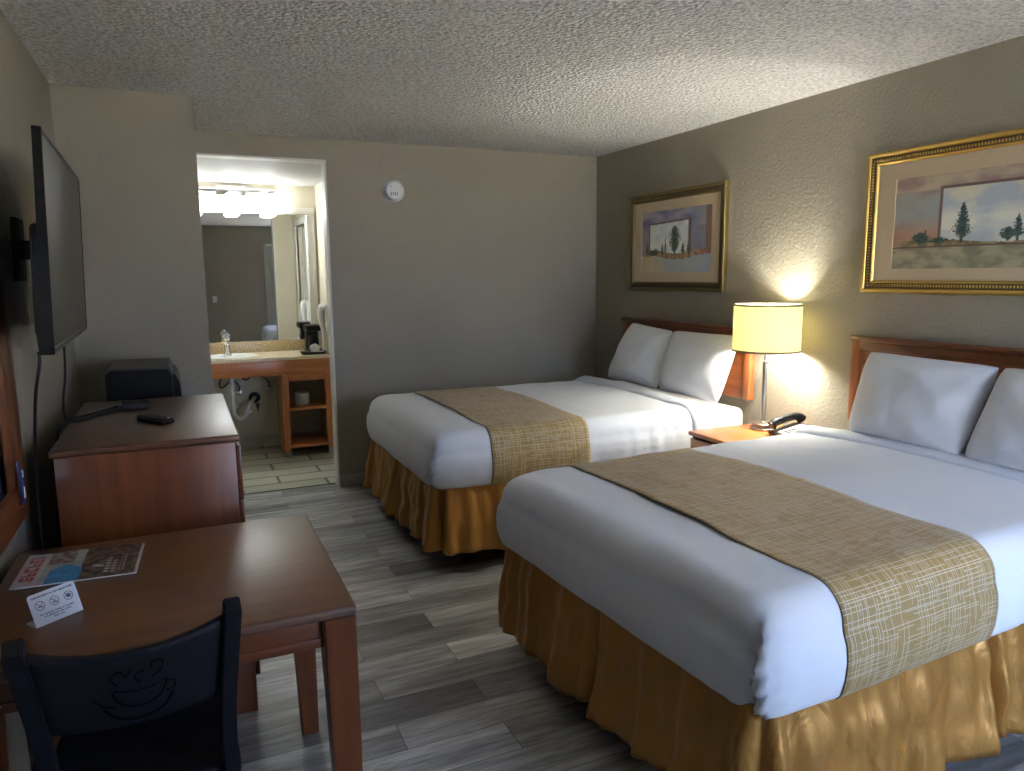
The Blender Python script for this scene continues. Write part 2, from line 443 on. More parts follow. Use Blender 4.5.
# ------------------------------------------------------------ the room shell
bm = BM(); box(bm, XL-0.1, XR+0.1, FY-0.15, 5.352, -0.12, 0); struct('floor', bm, M['planks'])
bm = BM(); box(bm, -0.45, 1.30, 5.352, 7.0, -0.12, 0.0); struct('floor_alcove', bm, M['tile'])
bm = BM(); box(bm, XL-0.1, XR+0.1, FY-0.15, YB+0.115, ZC, ZC+0.1); struct('ceiling', bm, M['popcorn'])
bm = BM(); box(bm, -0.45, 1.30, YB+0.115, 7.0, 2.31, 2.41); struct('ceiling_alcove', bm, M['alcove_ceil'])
bm = BM(); box(bm, XL-0.12, XL, FY-0.15, YB+0.115, 0, ZC); struct('wall_left', bm, M['wall'])
bm = BM(); box(bm, XR, XR+0.12, FY-0.15, YB+0.115, 0, ZC); struct('wall_right', bm, M['wall'])
bm = BM()
box(bm, 0.985, XR, YB, YB+0.115, 0, ZC); box(bm, 0.14, 0.985, YB, YB+0.115, 2.303, ZC)
struct('wall_back', bm, M['wall'])
bm = BM(); box(bm, XL, 0.14, 4.256, YB+0.115, 0, ZC); struct('wall_partition', bm, M['wall'])
bm = BM()
box(bm, XL, WX0, FY-0.14, FY, 0, ZC); box(bm, WX1, XR, FY-0.14, FY, 0, ZC)
box(bm, WX0, WX1, FY-0.14, FY, 0, WZ0); box(bm, WX0, WX1, FY-0.14, FY, WZ1, ZC)
struct('wall_front', bm, M['wall'])
# alcove walls
MY = 6.85
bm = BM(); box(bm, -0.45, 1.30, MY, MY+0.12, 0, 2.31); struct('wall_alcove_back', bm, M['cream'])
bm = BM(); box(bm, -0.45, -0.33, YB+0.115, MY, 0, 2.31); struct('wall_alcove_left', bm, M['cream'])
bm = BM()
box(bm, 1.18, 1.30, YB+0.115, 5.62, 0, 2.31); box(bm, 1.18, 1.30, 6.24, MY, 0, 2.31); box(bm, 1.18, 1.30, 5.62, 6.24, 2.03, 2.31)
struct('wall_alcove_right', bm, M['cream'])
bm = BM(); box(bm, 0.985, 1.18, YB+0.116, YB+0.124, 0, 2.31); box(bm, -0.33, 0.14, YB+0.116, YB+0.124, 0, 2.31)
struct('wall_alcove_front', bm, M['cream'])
# white corner trim round the opening
bm = BM(); box(bm, 0.972, 0.9855, YB-0.001, YB+0.122, 0.0, 2.303, 0.002); box(bm, 0.14, 0.972, YB+0.004, YB+0.122, 2.291, 2.304, 0.002)
struct('trim_1', bm, M['white_paint'])
# bathroom door in the alcove's right wall
d1 = bpy.data.objects.new('door_1', None); COL.objects.link(d1); d1.location = (1.18, 5.93, 0); d1['kind'] = 'structure'
bm = BM()
box(bm, -0.014, 0.02, -0.37, -0.31, 0, 2.09, 0.004); box(bm, -0.014, 0.02, 0.31, 0.37, 0, 2.09, 0.004); box(bm, -0.014, 0.02, -0.31, 0.31, 2.03, 2.09, 0.004)
to_obj('door_frame', bm, M['white_paint'], d1)
bm = BM(); box(bm, 0.055, 0.09, -0.305, 0.305, 0.01, 2.025, 0.003)
for z0, z1 in ((0.2, 0.95), (1.08, 1.88)): box(bm, 0.047, 0.056, -0.2, 0.2, z0, z1, 0.004)
to_obj('door_panel', bm, M['white_paint'], d1)
bm = BM(); lathe(bm, [(0.026,0.055),(0.026,0.05),(0.01,0.045),(0.01,0.02),(0.024,0.012),(0.026,-0.006),(0.0,-0.012)], (0, -0.25, 1.0), 20, 'x'); to_obj('door_handle', bm, M['nickel'], d1)
# baseboards
def baseb(name, x0, x1, y0, y1, h=0.09, mt='baseboard'):
    bm = BM(); box(bm, x0, x1, y0, y1, 0, h, 0.003); struct(name, bm, M[mt], smooth=True)
baseb('baseboard_back', 0.985, XR-0.012, YB-0.012, YB)
baseb('baseboard_right', XR-0.012, XR, FY+0.012, YB)
baseb('baseboard_left', XL, XL+0.012, FY+0.012, 4.244)
baseb('baseboard_partition', XL, 0.14, 4.244, 4.256)
baseb('baseboard_front', XL, XR, FY, FY+0.012)
bm = BM(); x = -0.33
while x < 1.17:
    box(bm, x+0.002, min(x+0.298, 1.18), MY-0.012, MY, 0, 0.098, 0.002); x += 0.30
struct('baseboard_alcove', bm, M['tile_base'], smooth=True)
bm = BM(); box(bm, 0.14, 0.972, 5.338, 5.352, 0.0, 0.004, 0.001); struct('trim_2', bm, M['dark_grey'])

# window in the front wall (behind the camera: daylight source, seen in the vanity mirror)
w1 = bpy.data.objects.new('window_1', None); COL.objects.link(w1); w1.location = (0, FY-0.07, 0); w1['kind'] = 'structure'
bm = BM(); t = 0.045
box(bm, WX0, WX0+t, -0.03, 0.03, WZ0, WZ1, 0.003); box(bm, WX1-t, WX1, -0.03, 0.03, WZ0, WZ1, 0.003)
box(bm, WX0+t, WX1-t, -0.03, 0.03, WZ0, WZ0+t, 0.003); box(bm, WX0+t, WX1-t, -0.03, 0.03, WZ1-t, WZ1, 0.003)
xm = (WX0+WX1)/2; box(bm, xm-0.02, xm+0.02, -0.03, 0.03, WZ0+t, WZ1-t, 0.003)
to_obj('window_frame', bm, M['white_paint'], w1)
bm = BM(); box(bm, WX0+t, xm-0.02, -0.004, 0.004, WZ0+t, WZ1-t); box(bm, xm+0.02, WX1-t, -0.004, 0.004, WZ0+t, WZ1-t)
to_obj('window_pane', bm, M['glass'], w1)
bm = BM(); box(bm, WX0-0.03, WX1+0.03, 0.03, 0.10, WZ0-0.03, WZ0-0.001, 0.004); to_obj('window_sill', bm, M['white_paint'], w1)
# ground outside so the daylight comes from a place
bm = BM(); box(bm, -8, 12, -14, FY-0.16, -0.16, -0.06); struct('ground_outside', bm, M['asphalt'])

# ------------------------------------------------------------ beds
def prof_pt(t, T=0.735, B=0.45):
    """profile from hem (t=0) over the edge to the centre line (t=1): returns inward offset fraction data (d, z)"""
    pass
PROF = []   # (inward offset, height)
T, B = 0.735, 0.45
PROF += [(0.035, B+0.006), (0.014, B), (0.002, B+0.02), (-0.008, B+0.06), (-0.012, B+0.11), (-0.008, B+0.15), (0.004, B+0.185)]
for k in range(1, 8):
    a = k/8*PI/2
    PROF.append((0.006 + 0.086*(1-math.cos(a)), (T-0.090) + 0.090*math.sin(a)))
PROF.append((0.100, T)); PROF += [(0.16+0.05*k, T + 0.0015*k) for k in range(0, 8)]
W = 1.42
PROF.append((0.62, T+0.012)); PROF.append((W/2, T+0.013))
_d = []
for a_, b_ in zip(PROF, PROF[1:]):
    n_ = max(1, int(math.hypot(a_[0]-b_[0], a_[1]-b_[1])/0.014 + 0.5))
    _d += [(a_[0]+(b_[0]-a_[0])*k/n_, a_[1]+(b_[1]-a_[1])*k/n_) for k in range(n_)]
PROF = _d + [PROF[-1]]
def wrinkle(p, seed):
    q = p + Vector((seed*7.3, seed*3.1, 0))
    side = max(0, min(1, (T-0.03-p.z)/0.1))
    top = 1-side
    d = 0.006*noise.noise(q*3.0) + 0.0035*noise.noise(q*8.0)
    d += side*0.006*noise.noise(Vector((q.x*22, q.y*22, q.z*3.0)))*(0.4+1.9*max(0, min(1, (p.x-0.9)/0.5)))
    d += top*0.004*noise.noise(Vector((q.x*9, q.y*2.5, 0)))
    return d
def coverlet_mesh(Lc, seed):
    """white cover open at the head; local x from foot to head, y from 0 (far side) to -W"""
    n1, n2 = 70, 110
    rows = []
    for (d, z) in PROF:
        pts = []
        x0, x1 = d, Lc
        for i in range(n1): pts.append(Vector((x1 + (x0-x1)*(i/n1)**0.9, -d, z)))
        for i in range(n2): pts.append(Vector((x0, -d + (-(W-2*d))*(i/n2), z)))
        for i in range(n1+1): pts.append(Vector((x1 + (x0-x1)*(1-i/n1)**0.9, -(W-d), z)))
        # round the two foot corners
        for it in range(22):
            q = [p.copy() for p in pts]
            for i in range(1, len(pts)-1):
                near_c = min(abs(i-n1), abs(i-n1-n2))
                if near_c < 8: q[i] = pts[i]*0.5 + (pts[i-1]+pts[i+1])*0.25
            pts = q
        rows.append(pts)
    # displace, with the tucked corner fold at the near foot corner
    out = []
    for ri, pts in enumerate(rows):
        r = []
        for i, p in enumerate(pts):
            c = Vector((Lc*0.6, -W/2, T-0.25))
            if i < n1: nrm = Vector((0, 1, 0))
            elif i < n1+n2: nrm = Vector((-1, 0, 0))
            else: nrm = Vector((0, -1, 0))
            up = max(0, min(1, (p.z-(T-0.10))/0.10))
            nn = (nrm*(1-up) + Vector((0,0,1))*up).normalized()
            k = wrinkle(p, seed)
            pp = p + nn*k
            side = 1-up
            for cy, sgn in ((-W, 1),):
                dist = (p.y-cy)*sgn      # distance along the foot from that corner
                if p.x < 0.10 and 0 <= dist < 0.16 and side > 0:
                    fold = 0.040*math.exp(-(dist-0.045)/0.05)*(1-dist/0.16) if dist > 0.045 else 0.0
                    pp.x += side*fold*(1.0+0.35*noise.noise(Vector((seed, dist*12, p.z*45))))
                    pp.x += side*0.0075*math.sin((p.z*1.0+dist*0.9)*130+3*noise.noise(Vector((seed, p.y*9, p.z*9))))*(1-dist/0.16)
            if ri < 9: pp.z += 0.010*(1-ri/9)*noise.noise(Vector((p.x*3.1+seed, p.y*3.1, 0)))
            r.append(pp)
        out.append(r)
    bm = BM(); V = grid(bm, out)
    bmesh.ops.remove_doubles(bm, verts=bm.verts, dist=0.0006)
    return bm
def strip_over(x0, x1, off, seed, Lw=1.42, nx=26, hem_cut=0, thick=0.004, skew=0.0, jitter=0.0, tmin=0):
    """a cloth strip lying across the bed and hanging on both sides, following the cover's own surface"""
    side = PROF[tmin:]
    path = []
    for (d, z) in side: path.append((-d, z, 0))
    full = [( -d, z, Vector((0,1,0)) ) for d, z in side] + [(-(W-d), z, Vector((0,-1,0))) for d, z in reversed(side[:-1])]
    # densify
    dense = []
    for (a, b) in zip(full, full[1:]):
        n = max(1, int(math.hypot(a[0]-b[0], a[1]-b[1])/0.018))
        for k in range(n):
            t = k/n; dense.append((a[0]+(b[0]-a[0])*t, a[1]+(b[1]-a[1])*t, a[2] if t < 0.5 else b[2]))
    dense.append(full[-1])
    rows, uvs = [], []
    for i in range(nx+1):
        fx = i/nx; r, u = [], []; s = 0
        for j, (y, z, sn) in enumerate(dense):
            x = x0 + (x1-x0)*fx + skew*(-y/W) + jitter*noise.noise(Vector((y*3, seed+i*0.0, 1.7)))
            if j: s += math.hypot(y-dense[j-1][0], z-dense[j-1][1])
            p = Vector((x, y, z)); up = max(0, min(1, (z-(T-0.10))/0.10))
            nn = (sn*(1-up) + Vector((0,0,1))*up).normalized()
            o_ = off(fx, s) if callable(off) else off
            r.append(p + nn*(wrinkle(p, seed)+o_)); u.append((x, s))
        rows.append(r); uvs.append(u)
    return rows, uvs
def strip_solid(rows, uvs, thick, mat=0):
    """give the strip a real thickness: offset shell"""
    bm = BM(); grid(bm, rows, mat, uvs)
    bmesh.ops.recalc_face_normals(bm, faces=bm.faces)
    return bm
def solidify(o, t, offset=1):
    md = o.modifiers.new('thickness', 'SOLIDIFY'); md.thickness = t; md.offset = offset
    return o

def skirt_mesh(seed, Lh=1.93):
    path = []   # (x, y, normal)
    g = 0.030
    def add(p0, p1, nrm, n):
        for k in range(n): path.append((p0 + (p1-p0)*(k/n), nrm))
    a, b, c, d = Vector((Lh, -g, 0)), Vector((g, -g, 0)), Vector((g, -W+g, 0)), Vector((Lh, -W+g, 0))
    add(a, b, Vector((0,1,0)), 230); add(b, c, Vector((-1,0,0)), 200); add(c, d, Vector((0,-1,0)), 260)
    path.append((d, Vector((0,-1,0))))
    # corner normals blended
    nv = []
    for i in range(len(path)):
        s = Vector((0,0,0))
        for k in range(-9, 10):
            s += path[max(0, min(len(path)-1, i+k))][1]
        nv.append(s.normalized())
    H = B+0.03; rows = []
    nz = 16
    splits = [(b, 0.02), ((b+c)/2 + Vector((0, 0.02, 0)), 0.02), (c, 0.02), (c*0.5+d*0.5, 0.02), (a*0.5+b*0.5, 0.02)]
    for iz in range(nz+1):
        t = iz/nz; r = []; s = 0
        for i, (p, _) in enumerate(path):
            if i: s += (p-path[i-1][0]).length
            nrm = nv[i]
            ws = s + 0.05*noise.noise(Vector((s*2.1, seed, 0)))
            amp = 0.006 + 0.026*t
            ple = math.sin(ws*2*PI/0.21 + 1.3*noise.noise(Vector((s*1.7, seed+4, 0))))*(0.55+0.6*noise.noise(Vector((s*3.1, seed+9, 0.0))))
            ple += 0.35*math.sin(ws*2*PI/0.092 + 2*noise.noise(Vector((s*2.7, seed+2, t*1.2))))*(1-0.5*t)
            off = 0.004 + 0.040*t + amp*ple + 0.012*noise.noise(Vector((s*6, t*4, seed)))
            off += (0.010+0.022*t)*abs(noise.noise(Vector((s*4.3+t*1.1, t*1.6, seed+31)))) - 0.012*t*max(0, noise.noise(Vector((s*11-t*2.5, t*2, seed+50))))
            for sp, w in splits:
                dd = (p-sp).length
                if dd < 0.09: off -= 0.045*math.exp(-(dd/w)**2)*(0.5+t) - 0.018*math.exp(-((dd-0.045)/w)**2)*(0.4+t)
            zh = 0.115 + 0.018*noise.noise(Vector((s*1.3, seed+20, 0))) - 0.010*math.cos(s*5)
            z = H + (zh-H)*t
            off = min(off, 0.09)
            if nrm.y > 0.3: off = min(off, 0.03)
            r.append(Vector((p.x + nrm.x*off, p.y + nrm.y*off, z)))
        rows.append(r)
    bm = BM(); grid(bm, rows); return bm

def make_bed(where, loc, rz, seed, Lc, rn, Lm):
    bed = thing('bed', where['bed'], 'bed', loc, rz)
    bm = BM(); box(bm, 0.04, Lm, -W+0.022, -0.030, B+0.012, T-0.022, 0.045, 4)
    for v in bm.verts: v.co.z += 0.004*noise.noise(v.co*6)
    to_obj('mattress', bm, M['sheet'], bed)
    bm = BM(); box(bm, 0.07, Lm-0.04, -W+0.07, -0.07, 0.20, B, 0.02, 3); to_obj('box_spring', bm, M['black_matte'], bed)
    bm = BM()
    for y in (-0.10, -W/2, -W+0.10): box(bm, 0.10, 1.84, y-0.018, y+0.018, 0.165, 0.20, 0.002)
    for x in (0.12, 1.0, 1.82): box(bm, x-0.018, x+0.018, -W+0.10, -0.10, 0.167, 0.198, 0.002)
    to_obj('bed_frame', bm, M['black'], bed)
    for x in (0.22, 1.0, 1.78):
        for y in (-0.16, -W/2, -W+0.16):
            bm = BM(); lathe(bm, [(0.024,0),(0.026,0.02),(0.016,0.03),(0.014,0.165)], (x, y, 0), 14); to_obj('leg', bm, M['black'], bed)
    sk = to_obj('bed_skirt', skirt_mesh(seed, Lm-0.03), M['skirt'], bed, angle=80, out=(0.9, -W/2, 0.3)); solidify(sk, 0.003, 0)
    cv = to_obj('bed_coverlet', coverlet_mesh(Lc, seed), M['coverlet'], angle=80, out=(0.9, -W/2, 0.4))
    cv.location = loc; cv.rotation_euler = (0,0,rz); tag(cv, where['cover'], 'bedspread'); solidify(cv, 0.006, 1)
    # folded-back hem band of the cover near the pillows
    def roll(fx, s):
        e = math.sin(PI*min(1, max(0, fx)))**0.5
        return 0.006 + 0.030*e + 0.003*noise.noise(Vector((s*5, fx*3, seed)))
    rows, uvs = strip_over(Lc-0.020, Lc+0.125, roll, seed, nx=14, jitter=0.02, tmin=5)
    hb = to_obj('folded_hem', strip_solid(rows, uvs, 0.01), M['coverlet'], cv, angle=80, out=(1.2, -W/2, 0.4)); solidify(hb, 0.006, -1)
    rows, uvs = strip_over(rn[0], rn[1], 0.0075, seed, nx=30, jitter=0.012, skew=rn[2], tmin=1)
    ru = to_obj('bed_runner', strip_solid(rows, uvs, 0.004), M['runner'], angle=80, out=(0.6, -W/2, 0.4))
    ru.location = loc; ru.rotation_euler = (0,0,rz); tag(ru, where['runner'], 'bed runner'); solidify(ru, 0.003, 1)
    for xx, k in ((rn[0], 0), (rn[1], 1)):
        bmh = BM(); row = rows[0 if k == 0 else -1]
        tube(bmh, [p + Vector((0,0,0.001)) for p in row], 0.0012, 6)
        to_obj('hem_piping', bmh, M['runner_hem'], ru)
    return bed
make_bed({'bed': 'far double bed against the back of the room with a short gold satin skirt', 'cover': 'white coverlet on the far bed beside the back wall', 'runner': 'khaki hatched runner laid across the far bed'},
         (1.10, 4.80, 0), 0.0, 1.0, 1.585, (0.30, 0.875, 0.0), 1.99)
make_bed({'bed': 'near double bed in the foreground with a creased gold satin skirt', 'cover': 'white coverlet on the near bed in the foreground', 'runner': 'khaki hatched runner laid across the near bed in the foreground'},
         (1.108, 2.628, 0), math.radians(3.5), 2.0, 1.66, (0.305, 0.945, -0.05), 1.915)

def headboard(y0, y1, label, zb=0.76):
    h = thing('headboard', label, 'headboard', (XR, (y0+y1)/2, zb))
    hw = (y1-y0)/2
    bm = BM(); box(bm, -0.030, -0.004, -hw+0.045, hw-0.045, 0.0, 0.40, 0.002); to_obj('panel', bm, M['head_y'], h)
    for s in (-1, 1):
        bm = BM(); box(bm, -0.046, -0.002, min(s*hw, s*(hw-0.05)), max(s*hw, s*(hw-0.05)), 0.0, 0.405, 0.005)
        to_obj('side_rail', bm, M['head_z'], h)
    bm = BM(); box(bm, -0.060, -0.002, -hw-0.004, hw+0.004, 0.405, 0.432, 0.010, 3); box(bm, -0.048, -0.002, -hw+0.05, hw-0.05, 0.365, 0.405, 0.004)
    to_obj('top_rail', bm, M['cherry_y'], h)
headboard(3.375, 4.76, 'orange wooden headboard on the wall behind the far bed')
headboard(1.22, 2.655, 'orange wooden headboard on the wall behind the near bed', 0.775)

def pillow(corners, thick, label, seed, group=None):
    """corners: top-far, top-near, bottom-near, bottom-far"""
    TL, TR, BR, BL = [Vector(c) for c in corners]
    nrm = (TR-TL).cross(BL-TL).normalized()
    if nrm.x > 0: nrm = -nrm
    n = 44; c0 = (TL+TR+BL+BR)/4
    base = Vector((c0.x, c0.y, min(BL.z, BR.z)))
    front, back = [], []
    for i in range(n+1):
        u = -math.cos(PI*i/n); rf, rb = [], []
        for j in range(n+1):
            v = -math.cos(PI*j/n)
            # edges bow inwards between pinched corners
            uu = u*(1-0.018*(1-v*v)*abs(u)**3 - 0.035*abs(u*v)**6); vv = v*(1-0.030*(1-u*u)*abs(v)**3 - 0.035*abs(u*v)**6)
            a, b = (uu+1)/2, (vv+1)/2
            p = TL*(1-a)*(1-b) + TR*a*(1-b) + BR*a*b + BL*(1-a)*b
            h = ((1-abs(u)**2.6)*(1-abs(v)**2.6))
            h = max(0, h)**0.46
            edge = 1-h
            w = 0.010*noise.noise(Vector((u*2.2+seed, v*2.2, 1)))
            w += 0.014*noise.noise(Vector((u*5+seed, v*5, 3)))*edge*h
            # radiating creases from the corners
            ang = math.atan2(1-abs(v), 1-abs(u)+1e-6); rr = math.hypot(1-abs(u), 1-abs(v))
            w += 0.006*math.sin(ang*9+seed)*math.exp(-(rr/0.35)**2)*h*2
            rf.append(p + nrm*(thick*0.62*h + w*h*1.6)); rb.append(p - nrm*(thick*0.38*h))
        front.append(rf); back.append(rb)
    bm = BM(); grid(bm, front); grid(bm, back)
    bmesh.ops.remove_doubles(bm, verts=bm.verts, dist=0.0008)
    for v in bm.verts: v.co -= base
    o = to_obj('pillow', bm, M['pillow'], angle=80); o.location = base
    tag(o, label, 'pillow', group)
    return o
pillow([(3.00,4.50,1.172),(2.99,4.005,1.142),(2.86,4.0,0.752),(2.86,4.62,0.757)], 0.15, 'white pillow leaning on the far headboard, the one nearer the back wall', 1.1, 'pillows on the far bed')
pillow([(2.99,3.995,1.146),(2.99,3.365,1.155),(2.86,3.39,0.752),(2.86,3.975,0.752)], 0.16, 'white pillow leaning on the far headboard, the one nearer the lamp', 2.7, 'pillows on the far bed')
pillow([(2.99,2.47,1.148),(2.99,1.85,1.140),(2.86,1.905,0.764),(2.86,2.46,0.772)], 0.16, 'white pillow on the near bed, the whole one beside the lamp', 4.2, 'pillows on the near bed')
pillow([(2.99,1.842,1.142),(2.99,1.28,1.135),(2.86,1.33,0.764),(2.86,1.893,0.764)], 0.16, 'white pillow on the near bed, cut off by the right picture edge', 5.9, 'pillows on the near bed')

# ------------------------------------------------------------ nightstand, lamp, telephone
ns = thing('nightstand', 'small orange wooden nightstand between the two beds', 'nightstand', (2.82, 3.02, 0.033))
bm = BM(); box(bm, -0.29, 0.29, -0.222, 0.215, 0.597, 0.622, 0.006, 3); to_obj('top', bm, M['orange_x'], ns)
bm = BM()
box(bm, -0.265, 0.285, -0.212, -0.194, 0.03, 0.597, 0.002); box(bm, -0.265, 0.285, 0.190, 0.208, 0.03, 0.597, 0.002)
box(bm, 0.267, 0.285, -0.194, 0.190, 0.03, 0.597); box(bm, -0.265, 0.267, -0.194, 0.190, 0.05, 0.068); box(bm, -0.262, 0.267, -0.194, 0.190, 0.40, 0.415)
to_obj('body', bm, M['cherry_z'], ns)
bm = BM(); box(bm, -0.285, -0.266, -0.204, 0.200, 0.425, 0.585, 0.004); dr = to_obj('drawer', bm, M['orange_y'], ns)
bm = BM(); lathe(bm, [(0.008,0.0),(0.008,-0.014),(0.016,-0.020),(0.014,-0.028),(0.0,-0.030)], (-0.285, 0, 0.505), 18, 'x'); to_obj('knob', bm, M['nickel'], dr)
for s in (-1, 1):
    bm = BM(); box(bm, -0.262, -0.222, s*0.19-0.018, s*0.19+0.018, -0.033, 0.03); to_obj('foot', bm, M['black'], ns)

lx, ly, lz = 2.928, 3.088, 0.6555
lamp = thing('table_lamp', 'lit table lamp with yellow drum shade on the nightstand', 'lamp', (lx, ly, lz))
bm = BM(); lathe(bm, [(0.0,0),(0.066,0),(0.070,0.003),(0.070,0.010),(0.066,0.013),(0.045,0.013),(0.045,0.026),(0.064,0.026),(0.068,0.029),(0.068,0.036),(0.064,0.040),(0.020,0.044),(0.016,0.05),(0,0.05)], n=48, cap=False)
to_obj('base', bm, M['nickel'], lamp)
bm = BM(); lathe(bm, [(0.0,0.045),(0.0145,0.045),(0.0145,0.37),(0.0165,0.372),(0.0165,0.382),(0.008,0.388),(0.007,0.465),(0.0,0.465)], n=28, cap=False); to_obj('pole', bm, M['nickel'], lamp)
bm = BM(); z0, z1, R = 0.438, 0.694, 0.178
lathe(bm, [(R, z0), (R, z0+0.12), (R, z1), (R-0.003, z1), (R-0.003, z0+0.12), (R-0.003, z0), (R, z0)], n=72, cap=False)
sh = to_obj('lamp_shade', bm, M['shade'], lamp)
for z in (z0+0.004, z1-0.004):
    bm = BM(); lathe(bm, [(R+0.0015, z-0.005), (R+0.0015, z+0.005), (R-0.0042, z+0.005), (R-0.0042, z-0.005), (R+0.0015, z-0.005)], n=72, cap=False)
    to_obj('trim_band', bm, M['lamp_trim'], sh)
bm = BM()
for k in range(3):
    a = 2*PI*k/3+0.4; tube(bm, [(0.012*math.cos(a), 0.012*math.sin(a), z1-0.02), ((R-0.004)*math.cos(a), (R-0.004)*math.sin(a), z1-0.008)], 0.0018, 6)
tube(bm, [(0,0,0.465),(-0.02,0,0.51),(-0.045,0,0.56),(-0.045,0,0.62),(-0.02,0,0.655),(0,0,z1-0.018)], 0.0018, 6)
lathe(bm, [(0.0,z1-0.024),(0.010,z1-0.024),(0.010,z1-0.012),(0.004,z1-0.010),(0.006,z1+0.004),(0.0,z1+0.010)], n=16, cap=False)
to_obj('harp', bm, M['nickel'], lamp)
bx, by, bz = 0.050, -0.085, 0.516
bm = BM(); tube(bm, [(0,0,0.452),(0.02,-0.025,0.462),(bx,by,0.455),(bx,by,0.482)], [0.006,0.006,0.010,0.014], 12); to_obj('socket', bm, M['black'], lamp)
bm = BM(); lathe(bm, [(0.0,0.040),(0.015,0.036),(0.026,0.022),(0.030,0.004),(0.026,-0.014),(0.015,-0.030),(0.012,-0.036),(0,-0.036)], (bx,by,bz), 24, cap=False); to_obj('bulb', bm, M['bulb'], lamp)
pl = bpy.data.lights.new('lamp_glow', 'POINT'); pl.energy = 46; pl.color = (1.0, 0.97, 0.86); pl.shadow_soft_size = 0.045
po = bpy.data.objects.new('lamp_glow', pl); po.location = (bx, by, bz+0.0); COL.objects.link(po); po.parent = lamp

ph = thing('telephone', 'black and grey desk telephone beside the lamp base', 'telephone', (2.955, 2.885, 0.6555), math.radians(-8))
bm = BM(); prism(bm, [(-0.10,0.0),(0.10,0.0),(0.10,0.05),(0.06,0.055),(-0.10,0.018)], 'y', -0.085, 0.085)
bmesh.ops.bevel(bm, geom=bm.edges[:], offset=0.004, segments=2, affect='EDGES'); to_obj('body', bm, M['dark_grey'], ph)
bm = BM(); prism(bm, [(-0.085,0.0225),(0.055,0.0548),(0.055,0.0565),(-0.085,0.0242)], 'y', -0.075, 0.015); to_obj('face_plate', bm, M['white_plastic'], ph)
bm = BM()
for i in range(4):
    for j in range(3):
        x = -0.065+i*0.022; y = -0.06+j*0.022; z = 0.0245+(x+0.085)*0.2307; box(bm, x-0.007, x+0.007, y-0.007, y+0.007, z-0.001, z+0.003, 0.001)
to_obj('keypad', bm, M['dark_grey'], ph)
bm = BM(); pts = spline([(-0.100,0.055,0.050),(-0.080,0.055,0.066),(-0.03,0.055,0.080),(0.03,0.055,0.092),(0.070,0.055,0.088),(0.088,0.055,0.074)], 6)
tube(bm, pts, [0.020+0.008*abs(2*i/(len(pts)-1)-1)**2 for i in range(len(pts))], 14); to_obj('handset', bm, M['black'], ph)

# ------------------------------------------------------------ framed pictures
def fbm(x, y, s=0.0, o=4):
    v = 0; a = 0.5
    for k in range(o): v += a*noise.noise(Vector((x*2**k, y*2**k, s))); a *= 0.5
    return v
def mixc(a, b, t): t = max(0, min(1, t)); return tuple(a[i]*(1-t)+b[i]*t for i in range(3))
def tree(u, v, cx, base, h, w, seed, pointy=True):
    """1 where the painted tree covers"""
    t = (v-base)/h
    if t < 0 or t > 1: return 0
    if t < 0.12: return 1 if abs(u-cx) < w*0.08 else 0
    prof = (1-t)**0.7*min(1, (t-0.08)*5) if pointy else math.sin(PI*min(1, (t-0.08)/0.92))**0.6
    return 1 if abs(u-cx) < w*0.5*prof*(1+0.9*noise.noise(Vector((u*90, v*90, seed)))) else 0
def art_small(u, v):
    # u 0..1 left to right, v 0..1 bottom to top
    n = fbm(u*4, v*4, 3)
    c = mixc((0.16,0.14,0.19), (0.30,0.25,0.22), v*0.2+0.4+n*1.2)
    if v > 0.72: c = mixc((0.13,0.13,0.22), (0.28,0.25,0.30), 0.5+fbm(u*5, v*7, 1)*2)
    if u > 0.72 and v > 0.3: c = mixc(c, (0.16,0.20,0.30), 0.6+n); c = mixc(c, (0.40,0.33,0.15), max(0, (u-0.76)*6*(v-0.55)))
    if u > 0.92: c = mixc((0.24,0.13,0.08), (0.16,0.12,0.12), 0.5+n*2)
    if v < 0.27: c = mixc((0.42,0.36,0.20), (0.26,0.31,0.36), u*1.1+fbm(u*6, v*5, 8)*1.2)
    # inner bright panel
    top = 0.80+0.06*u; 
    if 0.13 < u < 0.69 and 0.26 < v < top-0.03:
        c = mixc((0.46,0.50,0.50), (0.62,0.62,0.56), 0.5+fbm(u*7, v*6, 4)*2)
    elif 0.11 < u < 0.73 and 0.26 < v < top: c = (0.14,0.11,0.10)
    hz = 0.27+0.03*math.sin(u*9)+0.02*fbm(u*20, 0, 2)
    if 0.05 < u < 0.92 and abs(v-hz-0.01) < 0.045+0.03*fbm(u*25, v*20, 6): c = mixc((0.22,0.10,0.05), (0.33,0.22,0.12), 0.5+fbm(u*22, v*20, 7)*3)
    for cx, h, w, p in ((0.085,0.22,0.05,1), (0.32,0.20,0.05,1), (0.365,0.30,0.035,1), (0.50,0.47,0.13,0), (0.62,0.20,0.07,1), (0.70,0.18,0.06,0), (0.16,0.10,0.10,0), (0.22,0.12,0.08,0)):
        if tree(u, v, cx, 0.27, h, w, cx*9, p): c = mixc((0.035,0.06,0.045), (0.10,0.13,0.08), 0.5+fbm(u*40, v*40, 5)*2)
    return c
